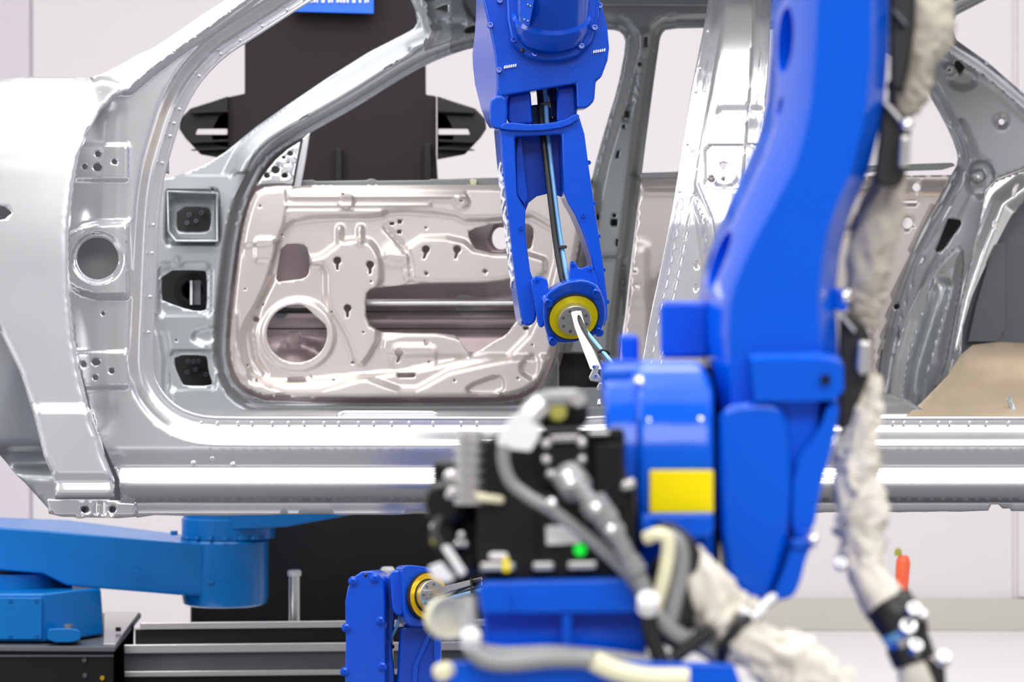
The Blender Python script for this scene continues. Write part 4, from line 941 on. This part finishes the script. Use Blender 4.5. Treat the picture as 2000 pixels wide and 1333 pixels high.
prism('yellow_clip', [(982, 1092), (994, 1090), (996, 1118), (982, 1118)], 1.712, 1.716, M['label'], fg, bevel=.001)
prism('mounting_strip', [(928, 962), (985, 970), (985, 985), (930, 980)], 1.722, 1.735, M['cream'], fg, bevel=.003)
prism('mounting_strip', [(1210, 942), (1240, 932), (1242, 955), (1212, 962)], 1.722, 1.735, M['alu'], fg, bevel=.003)
prof = []
for i in range(7): prof += [(i*.007, .0110), (i*.007+.0036, .0110), (i*.007+.0036, .0080), (i*.007+.007, .0080)]
lathe('finned_cap', (918, 985, 1.74), (0, 0, 1), prof, M['alu'], fg, n=28)
lathe('encoder', (868, 985, 1.77), (-.5, -1, 0), [(-.04, .016), (0, .016), (.005, .012)], BK, fg, n=28)
lathe('encoder', (868, 1050, 1.77), (-.3, -1, .2), [(-.03, .011), (.0, .011), (.004, .008)], BK, fg, n=24)
prism('encoder_bracket', [(845, 900), (935, 905), (940, 1120), (900, 1120), (870, 1090), (848, 1050)], 1.79, 1.85, BK, fg, bevel=.004)
for x, y, m_, r in ((880, 930, 'steel', .005), (892, 930, 'steel', .004), (885, 962, 'steel', .0045), (848, 1029, 'steel', .003), (902, 1046, 'steel', .003), (895, 1062, 'steel', .0028), (908, 1062, 'steel', .0028), (850, 1057, 'olive', .003), (940, 1011, 'slate', .003), (878, 968, 'steel', .003)):
    dot('connector_screw', (x, y, 1.752), r, M[m_], fg, (0, -.9, .4))
tube('encoder_cable', [(862, 1010, 1.74), (850, 1040, 1.735), (868, 1075, 1.73), (905, 1122, 1.73)], .003, M['rubber'], fg)
prism('cable_tag', [(862, 1070), (876, 1064), (912, 1118), (898, 1128)], 1.72, 1.726, M['white'], fg, bevel=.001)
prism('cable_tag', [(836, 1108), (862, 1098), (890, 1130), (872, 1140), (846, 1132)], 1.725, 1.73, M['white'], fg, bevel=.001)
prism('cable_tag', [(970, 858), (996, 818), (1018, 804), (1032, 800), (1042, 814), (1036, 828), (1058, 832), (1052, 856), (1036, 882), (974, 876)], 1.700, 1.7025, M['white'], fg, bevel=.0005)
tube('motor_cable', [(984, 872, 1.70), (984, 905, 1.70), (998, 942, 1.70), (1028, 968, 1.70), (1078, 998, 1.70), (1130, 1036, 1.705), (1180, 1078, 1.71), (1225, 1122, 1.715), (1248, 1160, 1.72)], .0042, M['greycable'], fg)
lathe('motor_plug', (1120, 945, 1.715), (.45, -.6, -.6), [(-.01, .011), (.006, .011), (.010, .008)], M['greycable'], fg, n=24)
tube('power_conduit', [(1108, 930, 1.71), (1140, 965, 1.70), (1170, 1000, 1.695), (1200, 1040, 1.695), (1232, 1098, 1.70), (1258, 1150, 1.70), (1268, 1180, 1.70)], .0058, M['greycable'], fg)
for x, y, r in ((1164, 990, .0095), (1180, 1008, .0085), (1196, 1034, .0075), (1238, 1106, .007)):
    lathe('conduit_gland', (x, y, 1.697), (.55, 0, -.8), [(-.006, r*.8), (-.005, r), (.005, r), (.006, r*.8)], M['greycable'], fg, n=20)
for x, y, r in ((1108, 930, .0042), (1113, 940, .0046), (1163, 990, .0046), (1193, 1033, .004), (1078, 981, .0036)): dot('gland_nut', (x, y, 1.688), r, M['chrome'], fg, (0, -.8, .6))
# top cable fittings
prism('top_housing', chaikin([(1040, 840), (1045, 790), (1060, 775), (1130, 770), (1148, 790), (1150, 840)], 1), 1.75, 1.82, BK, fg, bevel=.004)
tube('top_elbow', [(1022, 820, 1.735), (1040, 796, 1.735), (1070, 780, 1.735), (1128, 778, 1.735)], .0062, M['greycable'], fg)
lathe('top_gland', (1126, 780, 1.73), (.3, -1, .1), [(-.01, .006), (.004, .0055)], M['alu'], fg, n=20)
lathe('top_gland', (1090, 806, 1.735), (0, -1, .1), [(-.02, .0062), (.004, .0058)], M['olive'], fg, n=20)
lathe('top_gland', (1044, 806, 1.725), (-.6, -.2, -.6), [(-.008, .0078), (.010, .007)], M['alu'], fg, n=20)
# waist body
prism('waist_body', [(942, 1150), (950, 1136), (1240, 1130), (1258, 1150), (1264, 1300), (945, 1300)], 1.735, 1.93, BL, fg, bevel=.004)
prism('waist_rim', [(932, 1150), (946, 1134), (1236, 1128), (1252, 1190), (1250, 1200), (940, 1202)], 1.715, 1.75, BL, fg, bevel=.004)
prism('waist_rib', [(1096, 1196), (1118, 1196), (1118, 1300), (1096, 1300)], 1.718, 1.74, BL, fg, bevel=.003)
prism('waist_rib', [(1010, 1150), (1016, 1196), (1004, 1196), (998, 1150)], 1.711, 1.716, BL, fg, bevel=.001)
prism('base_flange', [(866, 1302), (880, 1292), (1185, 1290), (1432, 1296), (1470, 1400), (1470, 1500), (866, 1500)], 1.69, 1.95, BL, fg, bevel=.005)
boxw('pedestal', W(866, 0, 1.7)[0]+.002, W(1470, 0, 1.7)[0], -3.30, -3.04, 0, H-.30, BL, fg, bevel=.01)
tube('base_hose', [(914, 1165, 1.70), (914, 1205, 1.695), (918, 1250, 1.685), (936, 1284, 1.68), (985, 1296, 1.68), (1080, 1288, 1.68), (1150, 1290, 1.68), (1200, 1308, 1.68), (1262, 1322, 1.68), (1345, 1326, 1.68)], .0062, M['greycable'], fg)
tube('base_hose', [(930, 1270, 1.70), (985, 1278, 1.70), (1080, 1276, 1.70), (1180, 1284, 1.70), (1270, 1296, 1.70)], .0052, M['greycable'], fg)
tube('base_hose', [(1156, 1290, 1.67), (1200, 1310, 1.67), (1262, 1324, 1.67), (1345, 1326, 1.67)], .0070, M['cream'], fg)
lathe('hose_elbow', (920, 1248, 1.675), (0, -.7, .7), [(-.006, .0065), (.004, .0065), (.007, .003)], M['white'], fg, n=20)
lathe('hose_elbow', (1266, 1178, 1.675), (0, -.7, .7), [(-.006, .0072), (.004, .0072), (.007, .003)], M['white'], fg, n=20)
lathe('hose_end', (866, 1312, 1.68), (-.4, -1, 0), [(-.006, .006), (.004, .006), (.006, .003)], M['cream'], fg, n=20)
lathe('cream_spool', (878, 1208, 1.76), (.25, -1, .1), [(-.012, .0155), (-.002, .0155), (.002, .0145), (.0, .010), (-.003, .009)], M['cream'], fg, n=32)
tube('side_hose', [(1252, 1150, 1.71), (1282, 1200, 1.705), (1322, 1240, 1.705), (1380, 1268, 1.71), (1420, 1300, 1.72)], .0062, M['greycable'], fg)
tube('side_hose', [(1266, 1180, 1.70), (1270, 1230, 1.70), (1290, 1290, 1.70), (1310, 1340, 1.70)], .006, M['rubber'], fg)
tube('side_hose', [(1310, 1290, 1.70), (1350, 1260, 1.70), (1390, 1230, 1.70)], .005, M['rubber'], fg)
tube('cable_loop', [(1262, 1052, 1.70), (1285, 1044, 1.695), (1303, 1052, 1.695), (1304, 1085, 1.695), (1296, 1130, 1.695), (1284, 1175, 1.70), (1276, 1210, 1.71)], .0046, M['cream'], fg)
tube('cable_loop', [(1300, 1045, 1.705), (1326, 1066, 1.705), (1330, 1110, 1.705), (1318, 1170, 1.705), (1306, 1230, 1.71)], .0058, M['greycable'], fg)
tube('cable_loop', [(1285, 1038, 1.71), (1310, 1040, 1.715), (1345, 1070, 1.715), (1352, 1120, 1.715), (1340, 1190, 1.715), (1330, 1260, 1.715)], .0062, M['rubber'], fg)
prism('cable_shield', chaikin([(1262, 1110), (1285, 1080), (1330, 1100), (1345, 1200), (1330, 1280), (1280, 1250)], 1), 1.73, 1.75, BK, fg, bevel=.003)

# cloth sleeves over the cable bundles
s1 = thing('cable_sleeve', W(1430, 1230, 1.72), 'wrinkled cream cloth sleeve running down to the right from the black motor', 'cable sleeve', 'cloth cable sleeves')
PXR = .00035
tube('sleeve', [(1330, 1075, 1.73, 20*PXR), (1352, 1105, 1.73, 34*PXR), (1385, 1150, 1.72, 46*PXR), (1412, 1205, 1.72, 50*PXR), (1450, 1245, 1.715, 50*PXR), (1500, 1275, 1.71, 50*PXR), (1560, 1310, 1.71, 52*PXR), (1640, 1365, 1.71, 54*PXR)], .017, M['fabric'], s1, n=48, k=22, wrinkle=.30, freq=.8)
tube('sleeve_strap', [(1440, 1190, 1.70), (1472, 1205, 1.70), (1495, 1180, 1.705), (1510, 1168, 1.72)], .003, M['white'], s1)
tube('sleeve_strap', [(1408, 1285, 1.712), (1420, 1255, 1.700), (1450, 1215, 1.697), (1480, 1200, 1.71)], .0045, M['rubber'], s1, n=12)
s2 = thing('cable_sleeve', W(1700, 600, 1.86), 'long wrinkled cream cloth sleeve hanging along the right side of the blue arm', 'cable sleeve', 'cloth cable sleeves')
tube('sleeve', [(1822, -150, 1.90, 40*PXR), (1815, -40, 1.89, 44*PXR), (1806, 60, 1.88, 46*PXR), (1790, 130, 1.88, 40*PXR), (1772, 190, 1.88, 36*PXR), (1755, 232, 1.88, 26*PXR)], .015, M['tanfab'], s2, n=48, k=22, wrinkle=.26, freq=.5)
tube('sleeve', [(1742, 335, 1.88, 30*PXR), (1728, 400, 1.88, 44*PXR), (1712, 460, 1.88, 46*PXR), (1698, 520, 1.88, 44*PXR), (1692, 580, 1.88, 38*PXR), (1690, 640, 1.88, 26*PXR)], .015, M['tanfab'], s2, n=48, k=24, wrinkle=.22, freq=.5)
tube('sleeve', [(1698, 735, 1.87, 26*PXR), (1690, 790, 1.86, 32*PXR), (1680, 850, 1.85, 38*PXR), (1670, 905, 1.84, 40*PXR), (1672, 960, 1.83, 42*PXR), (1680, 1020, 1.82, 44*PXR), (1682, 1070, 1.81, 37*PXR), (1697, 1125, 1.80, 38*PXR), (1734, 1185, 1.79, 44*PXR)], .015, M['fabric'], s2, n=52, k=26, wrinkle=.34, freq=.9)
tube('sleeve', [(1782, 1285, 1.78, 34*PXR), (1796, 1320, 1.78, 44*PXR), (1806, 1400, 1.78, 46*PXR)], .015, M['fabric'], s2, n=40, k=20, wrinkle=.06)
tube('rubber_collar', [(1735, 1180, 1.79, 50*PXR), (1750, 1205, 1.785, 50*PXR), (1760, 1225, 1.785, 46*PXR)], .015, M['rubber'], s2, n=32)
tube('blue_collar', [(1756, 1216, 1.785, 47*PXR), (1770, 1245, 1.783, 45*PXR)], .015, M['sky'], s2, n=32)
tube('steel_collar', [(1766, 1236, 1.783, 44*PXR), (1776, 1262, 1.782, 42*PXR)], .015, M['chrome'], s2, n=32)
tube('rubber_collar', [(1772, 1256, 1.782, 46*PXR), (1786, 1292, 1.781, 44*PXR)], .015, M['rubber'], s2, n=32)
prism('collar_clamp', [(1780, 1180), (1800, 1182), (1812, 1220), (1815, 1290), (1790, 1280), (1784, 1220)], 1.765, 1.80, M['rubber'], s2, bevel=.003)
prism('collar_clamp', [(1800, 1280), (1846, 1300), (1848, 1345), (1826, 1345), (1812, 1310)], 1.765, 1.80, M['rubber'], s2, bevel=.003)
for x, y, r in ((1784, 1196, .0052), (1800, 1203, .0035), (1772, 1232, .006), (1842, 1290, .005), (1788, 1268, .005), (1642, 1105, .004)): dot('clamp_screw', (x, y, 1.762), r, M['chrome'], s2, (0, -.75, .65))
prism('arm_bracket', [(1738, -80), (1792, -80), (1786, 60), (1776, 130), (1764, 180), (1738, 175)], 1.84, 1.90, M['rubber'], s2, bevel=.004)
prism('arm_bracket', [(1724, 196), (1762, 214), (1780, 232), (1776, 300), (1764, 360), (1735, 368), (1706, 356), (1712, 300)], 1.83, 1.89, M['rubber'], s2, bevel=.004)
prism('bracket_edge', [(1724, 200), (1730, 198), (1762, 232), (1758, 240)], 1.822, 1.83, M['alu'], s2, bevel=.001)
prism('bracket_edge', [(1742, 20), (1748, 18), (1772, 46), (1768, 52)], 1.832, 1.84, M['slate'], s2, bevel=.001)
prism('clear_cap', [(1758, 262), (1778, 266), (1776, 325), (1754, 330)], 1.815, 1.83, M['alu'], s2, bevel=.003)
dot('bracket_screw', (1772, 242, 1.82), .005, M['chrome'], s2, (.1, -.9, .35))
prism('arm_clamp', [(1640, 612), (1664, 612), (1690, 636), (1700, 660), (1696, 740), (1672, 800), (1660, 840), (1634, 838), (1636, 760)], 1.84, 1.90, M['rubber'], s2, bevel=.004)
prism('bracket_edge', [(1640, 618), (1646, 615), (1672, 645), (1668, 652)], 1.832, 1.84, M['alu'], s2, bevel=.001)
prism('clear_cap', [(1676, 664), (1702, 668), (1700, 724), (1682, 736), (1672, 724)], 1.825, 1.84, M['alu'], s2, bevel=.003)
dot('bracket_screw', (1628, 860, 1.82), .004, M['chrome'], s2, (.1, -.9, .35))
